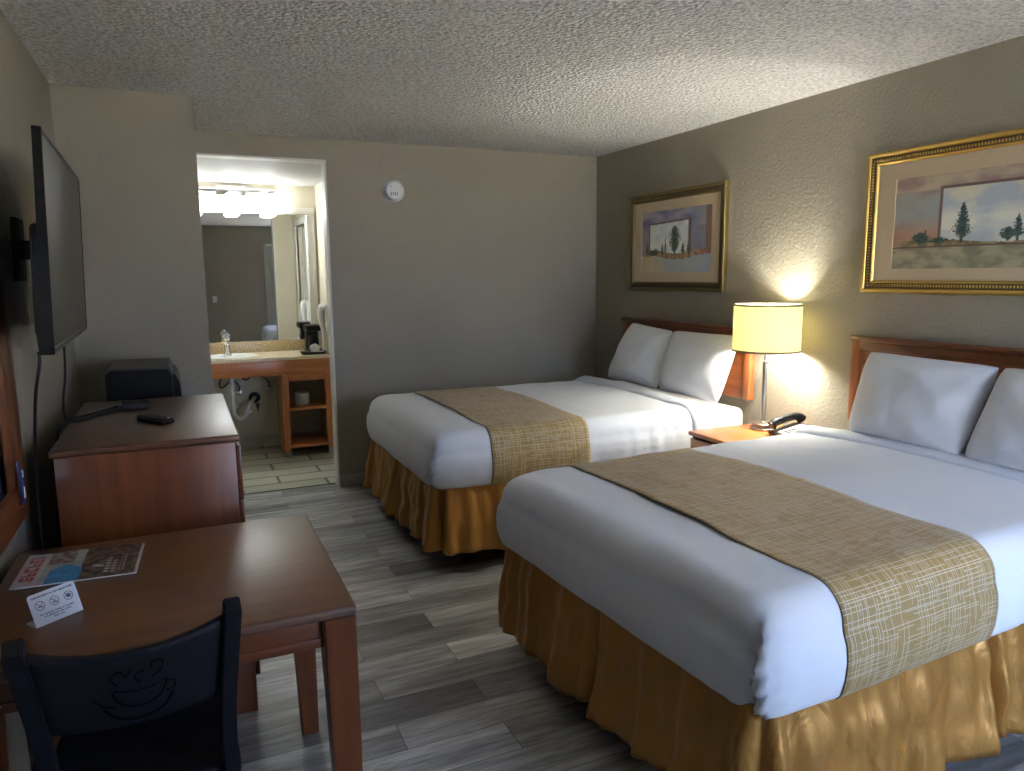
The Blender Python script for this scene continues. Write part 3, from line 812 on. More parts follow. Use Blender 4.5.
def art_big(u, v):
    n = fbm(u*5, v*4, 13)
    c = mixc((0.20,0.15,0.12), (0.32,0.24,0.19), 0.5+n*1.8)
    if u < 0.30: c = mixc(c, (0.24,0.27,0.25), max(0, 1-abs(v-0.62)*3)+n*0.8); c = mixc(c, (0.34,0.17,0.10), max(0, 0.8-abs(v-0.35)*4))
    if v > 0.84: c = mixc((0.24,0.16,0.14), (0.36,0.30,0.20), 0.5+fbm(u*6, v*9, 2)*2)
    if v < 0.25: c = mixc((0.17,0.17,0.11), (0.30,0.27,0.17), 0.5+fbm(u*9, v*10, 22)*2.4)
    if 0.29 < u < 1.01 and 0.25 < v < 0.87: c = (0.13,0.085,0.075)
    if 0.305 < u < 1.01 and 0.25 < v < 0.845:
        s = fbm(u*4, v*5, 7)
        c = mixc((0.34,0.38,0.40), (0.56,0.55,0.47), 0.5+s*2); c = mixc(c, (0.50,0.42,0.16), max(0, (v-0.55)*1.6)*max(0, 0.6+s*2))
    hz = 0.26+0.03*math.sin(u*7)
    if u > 0.05 and 0.235 < v < hz+0.02*fbm(u*20, 0, 3)+0.03: c = mixc((0.12,0.11,0.05), (0.27,0.20,0.10), 0.5+fbm(u*22, v*30, 1)*2.5)
    if abs(v-0.235) < 0.006 and u < 1: c = (0.10,0.06,0.045)
    for cx, h, w, p in ((0.435,0.42,0.12,1), (0.74,0.26,0.07,1), (0.69,0.14,0.08,0), (0.84,0.22,0.10,0), (0.92,0.30,0.08,1), (0.18,0.13,0.10,0), (0.21,0.16,0.04,1), (0.30,0.07,0.12,0)):
        if tree(u, v, cx, 0.265, h, w, cx*9+3, p): c = mixc((0.02,0.045,0.04), (0.07,0.10,0.08), 0.5+fbm(u*40, v*40, 5)*2)
    return c
def painted(name, func, nu, nv, place, mt, parent, gain=1.0):
    me = bpy.data.meshes.new(name)
    vs = [place(i/nu, j/nv) for j in range(nv+1) for i in range(nu+1)]
    fs = [(j*(nu+1)+i, j*(nu+1)+i+1, (j+1)*(nu+1)+i+1, (j+1)*(nu+1)+i) for j in range(nv) for i in range(nu)]
    me.from_pydata(vs, [], fs)
    ca = me.color_attributes.new('paint', 'FLOAT_COLOR', 'POINT')
    data = []
    for j in range(nv+1):
        for i in range(nu+1): data += [*[min(0.95, c_*gain) for c_ in func(i/nu, j/nv)], 1.0]
    ca.data.foreach_set('color', data)
    me.materials.append(mt)
    o = bpy.data.objects.new(name, me); COL.objects.link(o); o.parent = parent
    return o
def frame_ring(bm, hy, hz, prof, mat):
    """sweep a moulding profile [(inward, out-from-wall)] round a rectangle in the yz plane, wall at x=0, room at -x"""
    rings = []
    for (d, x) in prof:
        rings.append([bm.verts.new((-x, sy*(hy-d), sz*(hz-d))) for sy, sz in ((1,1),(-1,1),(-1,-1),(1,-1))])
    for a, b in zip(rings, rings[1:]):
        for k in range(4): bm.faces.new((a[k], a[(k+1)%4], b[(k+1)%4], b[k])).material_index = mat
def frame_ring_l(bm, hy, hz, prof, mat): frame_ring(bm, hy, hz, [(d, -x) for d, x in prof], mat)
def picture(y0, y1, z0, z1, func, label, py0, py1, pz0, pz1, outer='gold', beads=True):
    cy, cz = (y0+y1)/2, (z0+z1)/2; hy, hz = (y1-y0)/2, (z1-z0)/2
    p = thing('framed_picture', label, 'picture', (XR, cy, cz))
    bm = BM()
    frame_ring(bm, hy, hz, [(0.0,0.0),(0.0,0.026),(0.004,0.032),(0.012,0.034),(0.018,0.030),(0.022,0.024)], 0)
    frame_ring(bm, hy, hz, [(0.022,0.024),(0.030,0.028),(0.040,0.026),(0.048,0.022)], 1)
    frame_ring(bm, hy, hz, [(0.048,0.022),(0.052,0.024),(0.056,0.020),(0.060,0.012)], 0)
    fr = to_obj('frame', bm, [M[outer], M['bronze']], p, angle=20)
    # beaded moulding
    bm = BM(); bm_b = bm
    def bead(y, z, horiz):
        s = 0.006
        box(bm, -0.0305, -0.024, y-(0.0035 if horiz else s), y+(0.0035 if horiz else s), z-(s if horiz else 0.0035), z+(s if horiz else 0.0035), 0.0016, 1)
    n = int(2*(hy-0.04)/0.014)
    for k in range(n+1):
        y = -(hy-0.04) + 2*(hy-0.04)*k/n
        bead(y, hz-0.036, True); bead(y, -(hz-0.036), True)
    n = int(2*(hz-0.05)/0.014)
    for k in range(n+1):
        z = -(hz-0.05) + 2*(hz-0.05)*k/n
        bead(hy-0.036, z, False); bead(-(hy-0.036), z, False)
    to_obj('beading', bm, M['gold' if beads else 'bronze'], fr)
    # mat board with its window
    iy, iz = hy-0.060, hz-0.060
    a0, a1, b0, b1 = py0-cy, py1-cy, pz0-cz, pz1-cz
    bm = BM()
    O = [(iy,iz),(-iy,iz),(-iy,-iz),(iy,-iz)]; I = [(a1,b1),(a0,b1),(a0,b0),(a1,b0)]
    vo = [bm.verts.new((-0.010, a, b)) for a, b in O]; vi = [bm.verts.new((-0.010, a, b)) for a, b in I]; vj = [bm.verts.new((-0.006, a, b)) for a, b in I]
    for k in range(4):
        bm.faces.new((vo[k], vo[(k+1)%4], vi[(k+1)%4], vi[k])); bm.faces.new((vi[k], vi[(k+1)%4], vj[(k+1)%4], vj[k]))
    to_obj('mat_board', bm, M['mat_board'], p, smooth=False)
    painted('print', func, 220, 130, lambda u, v: (-0.0065, a1+(a0-a1)*u, b0+(b1-b0)*v), M['painted'], p, 1.6)
    bm = BM(); box(bm, -0.0135, -0.0115, -iy-0.004, iy+0.004, -iz-0.004, iz+0.004); to_obj('glass', bm, M['picture_glass'], p, smooth=False)
    bm = BM(); box(bm, -0.004, 0.0, -iy, iy, -iz, iz); to_obj('backing', bm, M['black_matte'], p, smooth=False)
picture(3.655, 4.722, 1.400, 2.078, art_small, 'dull bronze framed landscape print above the far bed, beside the room corner', 3.80, 4.573, 1.527, 1.951, 'old_gold', False)
picture(1.575, 2.640, 1.418, 2.079, art_big, 'bright gold beaded frame with landscape print above the near bed', 1.715, 2.487, 1.532, 1.945)

# ------------------------------------------------------------ smoke alarm
sa = thing('smoke_detector', 'round white smoke detector high on the back wall', 'smoke detector', (1.449, YB, 2.113))
bm = BM(); lathe(bm, [(0.078,0.0),(0.078,-0.010),(0.074,-0.012)], n=40, axis='y'); to_obj('base_plate', bm, M['white_plastic'], sa)
bm = BM(); lathe(bm, [(0.0,-0.012),(0.064,-0.012),(0.068,-0.022),(0.066,-0.036),(0.056,-0.044),(0.020,-0.046),(0.018,-0.044),(0,-0.044)], n=40, axis='y', cap=False)
cvr = to_obj('cover', bm, M['white_plastic'], sa)
for k in range(4):
    bm = BM(); box(bm, -0.03+k*0.014, -0.025+k*0.014, -0.0465, -0.045, -0.035, -0.012); to_obj('vent_slot', bm, M['dark_grey'], cvr, smooth=False)
bm = BM(); box(bm, -0.032, -0.024, -0.0465, -0.045, 0.026, 0.034); to_obj('test_button', bm, M['dark_grey'], cvr, smooth=False)

# ------------------------------------------------------------ television, cables, mirror on the left wall
tv = thing('television', 'flat black television mounted on the left wall', 'television', (-0.322, 2.72, 1.62))
# screen plane runs from the near edge (y 2.15) to the far edge (y 3.25), nearly parallel with the wall
a0 = Vector((-0.2845, 2.15, 0)); a1 = Vector((-0.313, 3.20, 0)); dv = (a1-a0).normalized(); nv_ = Vector((dv.y, -dv.x, 0))
ang = math.atan2(dv.y, dv.x); Wt = (a1-a0).length; Ht = 0.555
mid = (a0+a1)/2; zt = 1.607
tv.location = (mid.x, mid.y, zt); tv.rotation_euler = (math.radians(2.0), 0, ang)     # local x along the screen, local -y towards the room
bm = BM(); prism(bm, [(0.002,-Ht/2),(0.030,-Ht/2),(0.034,-Ht/2+0.05),(0.030,-0.02),(0.020,0.03),(0.018,Ht/2),(0.002,Ht/2)], 'x', -Wt/2, Wt/2); box(bm, -Wt/2+0.14, Wt/2-0.14, 0.028, 0.055, -Ht/2+0.03, Ht/2-0.22, 0.015, 2); to_obj('housing', bm, M['black'], tv)
bm = BM(); t = 0.011
for (x0, x1, z0, z1) in ((-Wt/2,Wt/2,Ht/2-t,Ht/2),(-Wt/2,Wt/2,-Ht/2,-Ht/2+t*1.6),(-Wt/2,-Wt/2+t,-Ht/2,Ht/2),(Wt/2-t,Wt/2,-Ht/2,Ht/2)): box(bm, x0, x1, -0.003, 0.006, z0, z1, 0.002, 1)
to_obj('bezel', bm, M['black'], tv)
bm = BM(); box(bm, -Wt/2+t, Wt/2-t, -0.0005, 0.004, -Ht/2+t*1.6, Ht/2-t); to_obj('screen', bm, M['screen'], tv, smooth=False)
bm = BM(); box(bm, 0.06, 0.34, 0.050, 0.078, -0.14, 0.05, 0.003); box(bm, 0.17, 0.23, 0.076, 0.150, -0.03, 0.03, 0.004); box(bm, 0.12, 0.28, 0.148, 0.165, -0.10, 0.10, 0.003)
to_obj('wall_bracket', bm, M['black_matte'], tv)

bm = BM(); tube(bm, spline([(-0.352,2.33,1.325),(-0.354,2.33,1.29),(-0.375,2.36,1.20),(-0.400,2.45,1.08),(-0.425,2.56,0.95),(-0.44,2.62,0.8),(-0.445,2.65,0.5),(-0.45,2.68,0.12),(-0.45,2.72,0.012)], 8), 0.0045, 8)
tag(to_obj('power_cable', bm, M['rubber']), 'black cable dropping from the television into the gap beside the dresser', 'cable')
bm = BM(); tube(bm, spline([(-0.368,2.95,1.325),(-0.370,2.95,1.28),(-0.378,2.97,1.18),(-0.395,3.0,1.09),(-0.40,3.05,1.02),(-0.375,3.12,1.007),(-0.32,3.20,1.006),(-0.27,3.27,1.008),(-0.232,3.29,1.013)], 8), 0.004, 8)
tag(to_obj('video_cable', bm, M['rubber']), 'thin black cable running from the television to the adapter box on the dresser', 'cable')
bm = BM(); tube(bm, spline([(-0.43,2.85,0.3),(-0.43,2.90,0.75),(-0.42,2.95,0.96),(-0.395,3.0,1.008),(-0.36,3.05,1.0055),(-0.30,3.16,1.0055),(-0.25,3.23,1.008),(-0.232,3.262,1.012)], 8), 0.0045, 8)
tag(to_obj('adapter_cable', bm, M['rubber']), 'black cable looping over the dresser edge into the adapter box', 'cable')

mr = thing('wall_mirror', 'wood-framed mirror on the left wall above the table', 'mirror', (XL, 2.00, 1.30))
hy, hz = 0.588, 0.490
bm = BM(); frame_ring_l(bm, hy, hz, [(0,0),(0,0.024),(0.008,0.031),(0.045,0.031),(0.072,0.024),(0.095,0.018),(0.104,0.010),(0.108,0.004)], 0)
to_obj('frame', bm, M['cherry_z'], mr, angle=25)
bm = BM(); box(bm, 0.002, 0.009, -hy+0.10, hy-0.10, -hz+0.10, hz-0.10); to_obj('mirror_glass', bm, M['mirror'], mr, smooth=False)
op = thing('blue_clip', 'blue plastic clip with white inserts stuck on the mirror frame', 'clip', (-0.4560, 2.475, 0.935))
bm = BM()
pts = spline([(0,0,0.062),(0.004,-0.012,0.045),(0.004,0.0,0.02),(0.004,0.008,0.0),(0.004,-0.004,-0.025),(0.004,0.004,-0.055),(0,0.0,-0.068)], 6)
tube(bm, pts, [0.003+0.0035*math.sin(PI*i/(len(pts)-1)) for i in range(len(pts))], 10); to_obj('body', bm, M['blue'], op)
for z0_, z1_ in ((0.014, 0.036), (-0.048, -0.014)):
    bm = BM(); box(bm, 0.008, 0.0125, -0.003, 0.003, z0_, z1_, 0.0015); to_obj('insert', bm, M['white_plastic'], op)

# ------------------------------------------------------------ dresser with the things on it, fridge and microwave
dx0, dx1, dy0, dy1 = -0.392, 0.158, 2.56, 3.53
ds = thing('dresser', 'tall brown wooden dresser under the television', 'dresser', ((dx0+dx1)/2, (dy0+dy1)/2, 0))
hx, hy = (dx1-dx0)/2, (dy1-dy0)/2
bm = BM()
box(bm, -hx, hx, -hy, hy, 0.975, 1.0, 0.009, 4); to_obj('top', bm, M['dresser_top'], ds)
bm = BM(); box(bm, -hx+0.012, hx-0.016, -hy+0.006, hy-0.012, 0.326, 0.975, 0.003); to_obj('carcass', bm, M['cherry_z'], ds)
bm = BM(); box(bm, -hx+0.012, hx+0.002, -hy+0.004, hy-0.006, 0.0, 0.3255, 0.003); to_obj('plinth', bm, M['cherry_z'], ds)
for z0, z1 in ((0.12,0.325),(0.345,0.545),(0.56,0.75),(0.765,0.955)):
    xo = 0.002 if z1 <= 0.33 else -0.0155
    bm = BM(); box(bm, hx+xo, hx+xo+0.018, -hy+0.03, hy-0.03, z0, z1, 0.004); q = to_obj('drawer', bm, M['cherry_y'], ds)
fr = thing('mini_fridge', 'black mini fridge standing behind the dresser under the microwave', 'fridge', (-0.21, 3.90, 0))
bm = BM(); box(bm, -0.22, 0.20, -0.24, 0.24, 0.02, 0.845, 0.006); to_obj('body', bm, M['black'], fr)
bm = BM(); box(bm, 0.203, 0.24, -0.24, 0.24, 0.03, 0.845, 0.008); dd = to_obj('door', bm, M['black'], fr)
bm = BM(); box(bm, 0.24, 0.252, -0.22, -0.20, 0.5, 0.78, 0.003); to_obj('handle', bm, M['dark_grey'], dd)
for x in (-0.17, 0.17):
    for y in (-0.19, 0.19):
        bm = BM(); lathe(bm, [(0.018,0),(0.018,0.02)], (x, y, 0), 12); to_obj('foot', bm, M['black'], fr)
mw = thing('microwave', 'black microwave with grey chamfered top behind the dresser', 'microwave', (-0.168, 3.87, 0.8455))
bm = BM()
prism(bm, [(-0.148,0.012),(0.120,0.012),(0.120,0.235),(0.105,0.265),(-0.125,0.268),(-0.148,0.250)], 'y', -0.21, 0.21)
bmesh.ops.bevel(bm, geom=bm.edges[:], offset=0.004, segments=2, affect='EDGES'); to_obj('body', bm, M['black'], mw)
bm = BM(); prism(bm, [(-0.150,0.248),(-0.127,0.271),(0.106,0.268),(0.124,0.236),(0.126,0.238),(0.110,0.272),(-0.129,0.275),(-0.153,0.250)], 'y', -0.212, 0.212); to_obj('top_cover', bm, M['dark_grey'], mw)
bm = BM(); prism(bm, [(0.122,0.015),(0.135,0.015),(0.150,0.07),(0.155,0.13),(0.150,0.20),(0.135,0.235),(0.122,0.235)], 'y', -0.208, 0.10)
mdoor = to_obj('door', bm, M['black'], mw)
bm = BM(); prism(bm, [(0.122,0.015),(0.135,0.015),(0.150,0.07),(0.155,0.13),(0.150,0.20),(0.135,0.235),(0.122,0.235)], 'y', 0.103, 0.208); to_obj('control_panel', bm, M['dark_grey'], mw)
for x in (-0.12, 0.10):
    for y in (-0.17, 0.17):
        bm = BM(); lathe(bm, [(0.012,0),(0.012,0.013)], (x, y, 0), 12); to_obj('foot', bm, M['black'], mw)

ad = thing('adapter_box', 'small black adapter box on the dresser in front of the microwave', 'adapter', (-0.185, 3.29, 1.0005), math.radians(4))
bm = BM(); box(bm, -0.048, 0.048, -0.045, 0.045, 0.0, 0.024, 0.004, 2); to_obj('case', bm, M['black_matte'], ad)
bm = BM(); box(bm, -0.062, -0.047, -0.010, 0.010, 0.006, 0.018, 0.002); to_obj('plug', bm, M['white_plastic'], ad)
rc = thing('remote_control', 'black remote control lying on the dresser top', 'remote control', (-0.105, 2.93, 1.0005), math.radians(-58))
bm = BM(); pts = spline([(-0.085,0,0.012),(-0.04,0,0.0125),(0.02,0,0.012),(0.085,0,0.013)], 5)
for i in range(1): pass
box(bm, -0.088, 0.088, -0.024, 0.024, 0.0, 0.020, 0.009, 4); to_obj('body', bm, M['black'], rc)
bm = BM()
for i in range(7):
    for j in range(3): lathe(bm, [(0.004,0.0195),(0.004,0.0215),(0.003,0.022)], (-0.06+i*0.018, -0.012+j*0.012, 0), 8)
to_obj('buttons', bm, M['dark_grey'], rc)
bm = BM(); lathe(bm, [(0.005,0.0195),(0.005,0.0222)], (0.074, 0.008, 0), 10); to_obj('power_button', bm, M['white_plastic'], rc)

# ------------------------------------------------------------ table with the magazine and the card
tx0, tx1, ty0, ty1 = -0.465, 0.337, 1.65, 2.402
tb = thing('table', 'worn brown wooden table in the foreground beside the left wall', 'table', ((tx0+tx1)/2, (ty0+ty1)/2, 0))
hx, hy = (tx1-tx0)/2, (ty1-ty0)/2
bm = BM(); box(bm, -hx, hx, -hy, hy, 0.722, 0.75, 0.009, 3, 1)
for f in bm.faces:
    if f.normal.z > 0.9: f.material_index = 0
bm.normal_update()
for f in bm.faces: f.material_index = 0 if f.normal.z > 0.75 else 1
to_obj('tabletop', bm, [M['table_top'], M['edge']], tb)
bm = BM(); i_ = 0.028
for (x0,x1,y0,y1) in ((-hx+i_,hx-i_,-hy+i_-0.008,-hy+i_+0.012),(-hx+i_,hx-i_,hy-i_-0.012,hy-i_+0.008),(-hx+i_-0.008,-hx+i_+0.012,-hy+i_,hy-i_),(hx-i_-0.012,hx-i_+0.008,-hy+i_,hy-i_)):
    box(bm, x0, x1, y0, y1, 0.652, 0.722, 0.003)
for (x0,x1,y0,y1) in ((-hx+i_,hx-i_,-hy+i_-0.012,-hy+i_-0.002),(hx-i_+0.002,hx-i_+0.012,-hy+i_,hy-i_)):
    box(bm, x0, x1, y0, y1, 0.652, 0.676, 0.003)
to_obj('apron', bm, M['cherry_x'], tb)
for sx in (-1, 1):
    for sy in (-1, 1):
        bm = BM(); w0, w1 = 0.078, 0.054
        ox, oy = sx*(hx-0.002), sy*(hy-0.002)
        vs = []
        for z, w in ((0.0, w1), (0.40, 0.068), (0.722, w0)):
            x0_, x1_ = sorted((ox, ox-sx*w)); y0_, y1_ = sorted((oy, oy-sy*w))
            if sx == 1: pass
            vs.append([bm.verts.new(p) for p in ((x0_,y0_,z),(x1_,y0_,z),(x1_,y1_,z),(x0_,y1_,z))])
        for A, Bq in zip(vs, vs[1:]):
            for k in range(4): bm.faces.new((A[k], A[(k+1)%4], Bq[(k+1)%4], Bq[k]))
        bm.faces.new(vs[0]); bm.faces.new(vs[-1])
        bmesh.ops.bevel(bm, geom=[e for e in bm.edges if abs(e.verts[0].co.z-e.verts[1].co.z) > 0.1], offset=0.005, segments=2, affect='EDGES')
        to_obj('leg', bm, M['cherry_z'], tb)

def mag(u, v):
    n = fbm(u*8, v*8, 31)
    c = mixc((0.45,0.45,0.45), (0.30,0.33,0.30), 0.5+n*2)
    if u < 0.20:
        c = (0.5,0.5,0.5)
        if 0.10 < v < 0.92 and 0.04 < u < 0.155:
            gv = (v*7.3) % 1.0; gu = (u-0.04)/0.115
            k = int(v*7.3)
            if gv > 0.16 and (gv < 0.42 or gu > 0.72 or (k % 2 and gu < 0.25) or (k % 3 and 0.42 < gu < 0.6)): c = (0.38,0.03,0.03)
    elif 0.25 < u < 0.52 and v < 0.55-abs(u-0.38)*1.2: c = mixc((0.02,0.15,0.38), (0.03,0.25,0.5), 0.5+n*2)
    elif 0.20 < u < 0.42 and v > 0.6: c = mixc((0.20,0.05,0.04), (0.35,0.34,0.30), 0.4+fbm(u*20, v*9, 2)*3)
    elif u > 0.50: c = mixc((0.025,0.018,0.015), (0.20,0.14,0.10), 0.4+fbm(u*14, v*10, 9)*3)
    if 0.60 < u < 0.70 and abs(v-0.42+0.3*(u-0.5)) < 0.04: c = (0.5,0.5,0.5)
    for cu, w, v0, v1 in ((0.735,0.022,0.12,0.62),(0.79,0.018,0.12,0.52),(0.84,0.006,0.15,0.7),(0.87,0.006,0.15,0.7)):
        if abs(u-cu) < w and v0 < v < v1 and math.sin(v*70+cu*30) > -0.4: c = (0.5,0.48,0.48)
    if u > 0.975: c = (0.5,0.5,0.48)
    return c
mg = thing('magazine', 'glossy magazine with red title lying on the table', 'magazine', (-0.285, 2.20, 0.7505), math.radians(-3))
def mcurl(u, v): return 0.004 + 0.004*(1-u)*v + 0.0025*math.sin(u*7+v*2)**2*(v)
mw_, mh_ = 0.285, 0.225
bm = BM(); grid(bm, [[Vector((-mw_/2+mw_*i/24, -mh_/2+mh_*j/12, mcurl(i/24, j/12)-0.0005)) for j in range(13)] for i in range(25)])
pg = to_obj('pages', bm, M['white_plastic'], mg, angle=80); solidify(pg, 0.0032, 0)
painted('cover', mag, 120, 90, lambda u, v: (-mw_/2+mw_*u, -mh_/2+mh_*v, mcurl(u, v)+0.0017), M['glossy_print'], mg)

# folded card: front face leaning back, with a foot behind
cbl, cbr = Vector((-0.336,1.834,0)), Vector((-0.252,1.899,0))
dirc = (cbr-cbl); cw = dirc.length; ca_ = math.atan2(dirc.y, dirc.x)
cd = thing('table_sign', 'folded white no-smoking card standing on the table', 'sign', ((cbl.x+cbr.x)/2, (cbl.y+cbr.y)/2, 0.7505), ca_)
ch, lean = 0.073, math.radians(24)
bm = BM()
up = Vector((0, math.sin(lean), math.cos(lean)))
def rrect(w, h, r, n=6):
    out = []
    for cx, cy, a in ((w/2-r, h-r, 0), (-w/2+r, h-r, 90)):
        for k in range(n+1):
            t = math.radians(a+90*k/n); out.append((cx+r*math.cos(t), cy+r*math.sin(t)))
    return out + [(-w/2, 0), (w/2, 0)]
vs = [bm.verts.new(Vector((x,0,0)) + up*y + Vector((0,0,0.001))) for x, y in rrect(cw, ch, 0.007)]
bm.faces.new(vs)
vs2 = [bm.verts.new(Vector((x, y, 0.001))) for x, y in ((-cw/2,0),(cw/2,0),(cw/2,0.045),(-cw/2,0.045))]
bm.faces.new(vs2)
o = to_obj('card', bm, M['paper'], cd, smooth=False); solidify(o, 0.0008, 0)
def card_place(bm):
    Rm = Matrix(((1,0,0),(0,up.y,-up.z),(0,up.z,up.y)))
    # local (x, y) on the face -> x across, y up the leaning face, lifted slightly to the front
    for v in bm.verts:
        x, y, z = v.co; v.co = Vector((x,0,0.001)) + up*y + Vector((0,-math.cos(lean), math.sin(lean)))*(0.0007+z)
def text_obj(s, size, x, y, mat, parent, bold=0.0):
    cu = bpy.data.curves.new('t', 'FONT'); cu.body = s; cu.size = size; cu.align_x = 'CENTER'; cu.offset = bold
    t = bpy.data.objects.new('t', cu); COL.objects.link(t)
    dg = bpy.context.evaluated_depsgraph_get(); me = bpy.data.meshes.new_from_object(t.evaluated_get(dg))
    COL.objects.unlink(t); bpy.data.objects.remove(t)
    bm = BM(); bm.from_mesh(me)
    for v in bm.verts: v.co.x += x; v.co.y += y; v.co.z = 0
    card_place(bm)
    return to_obj('lettering', bm, mat, parent, smooth=False)
text_obj('THIS PROPERTY IS 100% SMOKE FREE', 0.0056, 0, 0.0620, M['ink'], cd, 0.00022)
text_obj('No smoking, vaping or cannabis\nuse allowed in any room.\nThank you', 0.0060, 0, 0.0215, M['ink'], cd, 0.00012)
for k, cx in enumerate((-0.032, 0.0, 0.032)):
    bm = BM(); cy = 0.044; r = 0.0105
    def ringpoly(r0, r1, n=28):
        A = [bm.verts.new((cx+r0*math.cos(2*PI*i/n), cy+r0*math.sin(2*PI*i/n), 0)) for i in range(n)]
        Bv = [bm.verts.new((cx+r1*math.cos(2*PI*i/n), cy+r1*math.sin(2*PI*i/n), 0)) for i in range(n)]
        for i in range(n): bm.faces.new((A[i], A[(i+1)%n], Bv[(i+1)%n], Bv[i]))
    def bar(x0, y0, x1, y1, w):
        d = Vector((x1-x0, y1-y0, 0)).normalized(); q = Vector((-d.y, d.x, 0))*w/2
        bm.faces.new([bm.verts.new(Vector((cx,cy,0))+p) for p in (Vector((x0,y0,0))+q, Vector((x0,y0,0))-q, Vector((x1,y1,0))-q, Vector((x1,y1,0))+q)])
    ringpoly(r-0.0014, r)
    bar(-0.0068, 0.0068, 0.0068, -0.0068, 0.0014)
    if k == 0: bar(-0.006,-0.0025,0.0055,-0.0025,0.0022); bar(0.003,0.0,0.006,0.005,0.001)
    elif k == 1: bar(-0.0055,-0.004,0.0055,-0.003,0.0024); bar(-0.003,0.001,0.0,0.005,0.001); bar(0.002,0.001,0.004,0.005,0.001)
    else:
        for a in (-60,-30,0,30,60): bar(0,-0.004,0.0085*math.sin(math.radians(a)),-0.004+0.0105*math.cos(math.radians(a)),0.0021)
    card_place(bm)
    to_obj('pictogram', bm, M['purple_ink'] if k < 2 else M['ink'], cd, smooth=False)

# ------------------------------------------------------------ chair
ch_ = thing('cafe_chair', 'black chair with a coffee cup cut into its backrest, pushed to the table', 'chair', (-0.131, 1.62, -0.0), math.radians(3))
def bentbar(pts, w, d):
    """a bar of rectangular section along pts (in y-z), width w in x"""
    bm = BM(); rings = []
    P_ = [Vector(p) for p in pts]
    for i, p in enumerate(P_):
        t = (P_[min(i+1,len(P_)-1)]-P_[max(i-1,0)]).normalized(); q = Vector((1,0,0)).cross(t).normalized()
        rings.append([bm.verts.new(p + Vector((sx*w/2,0,0)) + q*sy*d/2) for sx, sy in ((-1,-1),(1,-1),(1,1),(-1,1))])
    for a, b in zip(rings, rings[1:]):
        for k in range(4): bm.faces.new((a[k], a[(k+1)%4], b[(k+1)%4], b[k]))
    bm.faces.new(rings[0]); bm.faces.new(rings[-1])
    bmesh.ops.recalc_face_normals(bm, faces=bm.faces)
    bmesh.ops.bevel(bm, geom=[e for e in bm.edges if len(e.link_faces) == 2 and e.calc_face_angle() > 0.8], offset=0.003, segments=2, affect='EDGES')
    return bm
for s in (-1, 1):
    pts = spline([(s*0.174,-0.215,0.907),(s*0.171,-0.150,0.795),(s*0.167,-0.078,0.66),(s*0.166,-0.035,0.53),(s*0.170,-0.03,0.42),(s*0.178,-0.07,0.20),(s*0.186,-0.13,0.0)], 5)
    to_obj('back_post', bentbar(pts, 0.031, 0.040), M['navy'], ch_)
    pts = spline([(s*0.160,0.27,0.44),(s*0.162,0.275,0.22),(s*0.164,0.285,0.0)], 5)
    to_obj('leg', bentbar(pts, 0.027, 0.034), M['navy'], ch_)
bm = BM(); seat = []
for i in range(25):
    u = -1+2*i/24; r = []
    for j in range(25):
        v = -1+2*j/24
        wd = 0.188-0.010*v
        x = u*wd*math.sqrt(max(0.2, 1-0.10*v*v)); y = 0.135+v*0.165*math.sqrt(1-0.10*u*u)
        r.append(Vector((x, y, 0.462-0.006*(1-u*u)*(1-v*v))))
    seat.append(r)
grid(bm, seat); st = to_obj('seat', bm, M['navy'], ch_, angle=60); solidify(st, 0.022, -1)
# curved back panel between the posts
def back_pt(u, v):
    """u -1..1 across, v 0 bottom..1 top"""
    x = u*(0.154+0.010*v)
    z = 0.655 + (0.884-0.655)*v - 0.022*(1-u*u)*v + 0.006*(1-u*u)*(1-v)
    yb = -0.083 - (z-0.69)*0.60
    y = yb - 0.040*(1-u*u) 
    return Vector((x, y, z))
bm = BM(); grid(bm, [[back_pt(-1+2*i/36, j/14) for j in range(15)] for i in range(37)])
bp = to_obj('back_panel', bm, M['navy'], ch_, angle=60); solidify(bp, 0.012, 0)
# the cup motif: saucer, cup, handle and steam as thin tubes, the dark of cut grooves put into their colour
bm = BM()
def mot(pts, r=0.0022):
    r *= 0.62
    P_ = []
    for (u, v) in pts:
        p = back_pt(u, v); P_.append(p + Vector((0, -0.0065, -0.002)))
    tube(bm, spline(P_, 5), r, 6)
mot([(-0.36,0.30),(-0.22,0.14),(0.02,0.09),(0.28,0.16),(0.40,0.34)], 0.0030)
mot([(-0.44,0.46),(-0.36,0.36),(-0.24,0.30)], 0.0022)
mot([(-0.24,0.52),(-0.20,0.40),(-0.10,0.30),(0.06,0.27),(0.22,0.32),(0.30,0.42),(0.34,0.56)], 0.0022)
mot([(-0.22,0.54),(-0.05,0.50),(0.14,0.50),(0.32,0.56)], 0.0015)
mot([(0.34,0.52),(0.42,0.50),(0.42,0.40),(0.32,0.38)], 0.0018)
mot([(-0.18,0.62),(-0.24,0.72),(-0.14,0.80),(-0.08,0.72),(-0.02,0.82)], 0.0018)
mot([(0.06,0.60),(0.0,0.70),(0.10,0.76)], 0.0018)
mot([(0.18,0.64),(0.28,0.70),(0.30,0.82),(0.20,0.84),(0.18,0.76)], 0.0018)
to_obj('cup_motif', bm, M['groove'], bp)
bm = BM()
box(bm, -0.155, 0.155, 0.255, 0.275, 0.405, 0.440, 0.003); box(bm, -0.155, 0.155, -0.030, -0.010, 0.405, 0.440, 0.003)
for s in (-1, 1): box(bm, s*0.164-0.007, s*0.164+0.007, -0.012, 0.262, 0.405, 0.438, 0.003)
to_obj('seat_rail', bm, M['navy'], ch_)
for s in (-1, 1):
    bm = BM(); tube(bm, [(s*0.178,-0.070,0.19),(s*0.163,0.275,0.19)], 0.009, 10); to_obj('stretcher', bm, M['navy'], ch_)

